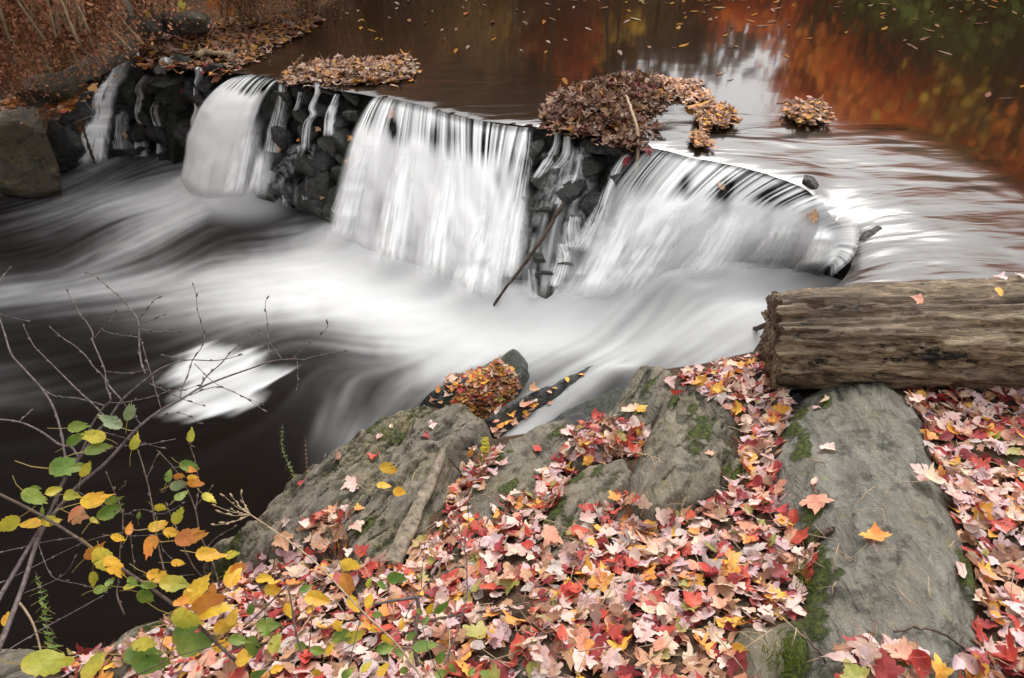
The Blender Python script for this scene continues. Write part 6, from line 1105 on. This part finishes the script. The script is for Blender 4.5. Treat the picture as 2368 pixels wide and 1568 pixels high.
B3 = [(_b([(1640, 1225), (1770, 1110), (1930, 950)]), 7, 5), (_b([(2040, 1400), (2000, 1280), (1970, 1100), (1945, 960)]), 8, 5), (_b([(1750, 1300), (1890, 1220), (2110, 1070)]), 4, 3), (_b([(2080, 1400), (2100, 1200), (2110, 1080)]), 4, 3), (_b([(900, 1560), (1200, 1420), (1500, 1330), (1700, 1200)]), 4, 3), (_b([(1100, 1560), (1080, 1380), (1150, 1200), (1230, 1120)]), 3, 2), (_b([(1600, 1560), (1750, 1380), (1860, 1250)]), 3, 2), (_c([(0, 1400), (200, 1290), (330, 1250), (480, 1260)]), 3, 2), (_c([(60, 1560), (120, 1300), (160, 1100), (100, 900)]), 3, 2), (_c([(700, 1568), (620, 1400), (570, 1200), (560, 1080)]), 3, 2), (_c([(700, 1160), (560, 1240), (380, 1280)]), 3, 2)]
for pts, w0, w1 in B3: branch(S3, pts, w0, w1, M_BROWN, -.03, 'stem', False)
for zc, L in [(Z7, q) for q in [(1690, 1110, 105, 80, 'green'), (1240, 1260, 260, 55, 'green'), (1290, 1340, 290, 15, 'green'), (990, 1465, 270, 345, 'green'), (960, 1340, 210, 345, 'yellow green'), (930, 1405, 270, 10, 'green'), (280, 1465, 350, 25, 'yellow green'), (620, 1510, 230, 75, 'yellow green'), (40, 1180, 110, 70, 'yellow'), (1770, 900, 130, 10, 'yellow'), (1830, 970, 150, 350, 'yellow'), (1940, 1100, 120, 290, 'yellow'), (2050, 970, 110, 30, 'green'), (2120, 1030, 200, 345, 'yellow'), (1500, 1220, 190, 10, 'yellow'), (1560, 1170, 140, 60, 'yellow'), (1790, 1210, 190, 0, 'green'), (1780, 1250, 120, 320, 'green'), (1850, 1350, 170, 80, 'yellow green'), (1640, 1430, 180, 60, 'yellow'), (1700, 1340, 180, 280, 'green'), (1590, 1310, 150, 350, 'green'), (2020, 1350, 110, 0, 'green'), (2130, 1380, 120, 350, 'green'), (2090, 1110, 80, 40, 'yellow'), (2270, 1210, 110, 320, 'yellow'), (2330, 1290, 110, 20, 'green'), (2220, 1380, 90, 60, 'yellow'), (1860, 1510, 110, 30, 'yellow'), (1730, 1540, 130, 20, 'green'), (2130, 1530, 90, 10, 'yellow'), (1480, 1350, 150, 20, 'yellow')]]+[(Z8, q) for q in [(330, 150, 150, 345, 'yellow'), (300, 270, 110, 10, 'yellow'), (410, 310, 125, 345, 'yellow'), (70, 800, 165, 345, 'yellow'), (60, 920, 190, 290, 'orange'), (100, 1060, 150, 300, 'yellow'), (380, 890, 165, 350, 'green'), (290, 940, 95, 320, 'green'), (210, 930, 75, 60, 'yellow green'), (210, 1060, 120, 80, 'yellow'), (430, 1215, 85, 80, 'yellow'), (590, 1185, 85, 60, 'green'), (550, 1115, 65, 320, 'green'), (690, 1095, 155, 25, 'green'), (620, 1110, 100, 70, 'yellow'), (570, 1355, 185, 5, 'green'), (490, 1290, 95, 40, 'green'), (310, 1370, 155, 10, 'green'), (410, 1390, 90, 300, 'green'), (690, 1435, 115, 60, 'green'), (770, 1495, 85, 320, 'green'), (900, 1530, 85, 50, 'green'), (985, 1535, 85, 0, 'green'), (450, 1515, 95, 0, 'green'), (330, 1300, 120, 310, 'yellow'), (100, 1290, 170, 20, 'yellow green'), (300, 1520, 120, 60, 'yellow'), (190, 1500, 100, 70, 'yellow green'), (60, 1540, 110, 40, 'green'), (230, 1230, 90, 330, 'yellow'), (260, 1140, 80, 0, 'green'), (690, 1540, 110, 20, 'green'), (10, 1210, 70, 60, 'yellow'), (10, 1290, 160, 30, 'green')]]:
    u, v = zc(*L[:2]); leaf_at(S3, u, v, L[2]*.343*1.0, L[3], L[4], sdep(u, v)+rng.uniform(-.05, .08))
S4 = empty('sapling', onground(*Z8(720, 1500)), 'thin bare sapling standing in the leaf bed right of the driftwood', 'sapling')
for pts, w0, w1 in [(_c([(720, 1480), (780, 1330), (830, 1190), (862, 1050), (875, 970), (872, 870), (870, 780), (855, 690), (870, 600), (885, 500), (880, 420), (850, 330)]), 6, 2), (_c([(855, 690), (790, 610), (730, 580)]), 4, 2), (_c([(870, 800), (760, 840), (620, 920), (560, 980), (500, 1080), (455, 1165)]), 4, 3), (_c([(880, 630), (980, 560), (1035, 450), (1040, 300)]), 3, 1.4), (_c([(855, 660), (810, 540), (790, 470)]), 2.4, 1.2), (_c([(820, 600), (830, 500)]), 2, 1.2), (_c([(800, 600), (740, 490)]), 2, 1.2), (_c([(620, 920), (690, 780), (760, 700)]), 2.4, 1.6), (_c([(565, 960), (575, 800), (590, 650)]), 3, 2)]: branch(S4, pts, w0, w1, M_TWIG, .12)
S5 = empty('stump', onground(*Z8(540, 1500)), 'dark broken stump with a grey side branch in the bottom left leaf bed', 'stump')
branch(S5, _c([(540, 1490), (520, 1340), (530, 1200), (545, 1120), (540, 1020)]), 14, 13, M_BROWN, .1, 'trunk', False); branch(S5, _c([(545, 1020), (480, 1030), (380, 1045), (300, 1060), (240, 1070)]), 13, 8, M_TWIG, .1, 'branch', False)
S6 = empty('dry_stem', Pd(590, 1640, 1.35), 'long dry tan stem slanting across the bottom left foreground', 'stem')
branch(S6, _b([(1600, 400), (1680, 460), (1900, 610), (2130, 790), (2330, 1000)])+_c([(200, 1150), (400, 1340), (570, 1568), (640, 1660)]), 3.5, 6.5, M_TAN, -.12, 'stem', False)
for q in [(1500, 330), (1560, 340), (1620, 320), (1440, 400), (1480, 450), (1430, 540), (1500, 520), (1560, 430), (1640, 380)]: branch(S6, _b([(1690, 465), ((1690+q[0])/2, (465+q[1])/2+15), q]), 2, 1.2, M_TAN, -.1, 'stem', True)
S7 = empty('dead_stem', onground(170, 1560), 'bent dead tan stalk at the left bottom edge', 'stem'); branch(S7, _b([(300, 1560), (280, 1410), (230, 1220), (170, 1110), (130, 1060)]), 6, 8, M_TAN, .2, 'stem', False)
# small upright weeds
def weed(label, pts, nleaf, wpx, c, off=.25, k='lance', dens=1):
    e = empty('weed', onground(*pts[0]), label, 'weed'); D = resample(np.array(pts), nleaf+2); branch(e, pts, 2.6, 1.4, M_BROWN if c != 'green' else M_TWIG, off, 'stem', False)
    for i in range(1, nleaf+1):
        for sg in ((-1, 1) if dens else (1,)): leaf_at(e, D[i][0], D[i][1], wpx*rng.uniform(.6, 1.1)*(1.1-.5*i/nleaf), 90-sg*rng.uniform(35, 75), c, sdep(*D[i])+off, k, .35)
weed('slim green weed growing at the pool edge of the layered rock', [Z7(2000, 250), Z7(1950, 130), Z7(1910, 40)]+[Z4(1900, 1440), Z4(1905, 1340)], 14, 15, 'green', .55)
weed('feathery green weed in the bottom left corner', [Z7(370, 1400), Z7(320, 1250), Z7(290, 1050), Z7(240, 850)], 11, 38, 'green', .25)
weed('small yellow and green plant at the rock by the chute', [Z8(1010, 40)]+[((1350+z_[0]/1.6857)*.57788, (900+z_[1]/1.6857)*.57788) for z_ in [(1000, 1520), (990, 1420)]], 4, 26, 'yellow green', .75, 'oval')
weed('dry brown weed at the pool edge beside the layered rock', [(712, 1110), (708, 1060), (705, 1010)], 9, 8, 'orange', .6)
# moss and grass tufts on the rocks
def tuft(u, v, n, L, label, c=((.10, .14, .03), (.22, .24, .06))):
    p0 = onground(u, v); Vs, Fs, Cs = [], [], []; k0 = 0; rs2 = np.random.RandomState(int(u+v))
    for i in range(n):
        b0 = p0+np.array([rs2.normal(0, .03), rs2.normal(0, .03), -.005]); a = rs2.uniform(0, 6.28); l_ = L*rs2.uniform(.5, 1.2); d = np.array([math.cos(a), math.sin(a), 0]); s_ = np.cross(d, [0, 0, 1])*.0016
        pts = [b0, b0+d*l_*.25+np.array([0, 0, l_*.6]), b0+d*l_*.7+np.array([0, 0, l_*.8])]
        Vs += [pts[0]-s_, pts[0]+s_, pts[1]+s_*.8, pts[1]-s_*.8, pts[2]]; Fs += [(k0, k0+1, k0+2, k0+3), (k0+3, k0+2, k0+4)]; m_ = rs2.rand(); Cs += [np.array(c[0])*(1-m_)+np.array(c[1])*m_]*5; k0 += 5
    thing('grass_tuft', np.array(Vs), Fs, M_FOL, label, 'grass', None, 'stuff', smooth=False, cols=np.array(Cs))
tuft(895, 1010, 60, .07, 'thin grass tuft on top of the layered rock'); tuft(940, 990, 40, .06, 'sparse pale grass tuft right on the layered rock top', ((.3, .26, .12), (.45, .38, .2))); tuft(1700, 1105, 90, .05, 'short green grass tuft in the leaves beside the ridged slab'); tuft(1250, 1190, 70, .07, 'grass blades poking through the leaf bed')
tuft(1130, 1075, 160, .03, 'bright moss tuft on the narrow mossy rock', ((.10, .16, .01), (.25, .30, .03))); tuft(1870, 1335, 200, .025, 'moss cushion on the left side of the big boulder', ((.06, .09, .01), (.18, .19, .03))); tuft(1815, 1525, 160, .03, 'moss tuft on the small rock at the bottom edge', ((.06, .09, .01), (.16, .18, .03)))

# pine needles and bits of twig lying through the leaf bed
Vs, Fs, k0 = [], [], 0; rs_ = np.random.RandomState(12)
for k in range(170):
    u, v = rs_.uniform(650, 2367), rs_.uniform(1010, 1568); p = onground(u, v)
    if p[2] < .25: continue
    a = rs_.uniform(0, 6.28); L = rs_.uniform(.03, .12); d_ = np.array([math.cos(a), math.sin(a), 0]); h0 = .012 if inside(ROCKS[0][6], np.array(u), np.array(v)) else .04
    q = [p-d_*L/2+[0, 0, h0+rs_.uniform(0, .012)], p+[0, 0, h0+.012]+np.array([rs_.normal(0, .004), rs_.normal(0, .004), 0]), p+d_*L/2+[0, 0, h0+rs_.uniform(0, .014)]]
    tv, tf = tube(q, [.0011*rs_.uniform(.7, 2)]*3, 4); Vs.append(tv); Fs += [tuple(i+k0 for i in f) for f in tf]; k0 += len(tv)
V, c0 = centred(np.vstack(Vs)); o = link('twig_litter', mesh('twig_litter', V, Fs, M_TAN), None, 'dry needles and twig bits strewn over leaves and rocks', 'twigs', None, 'stuff'); o.location = c0
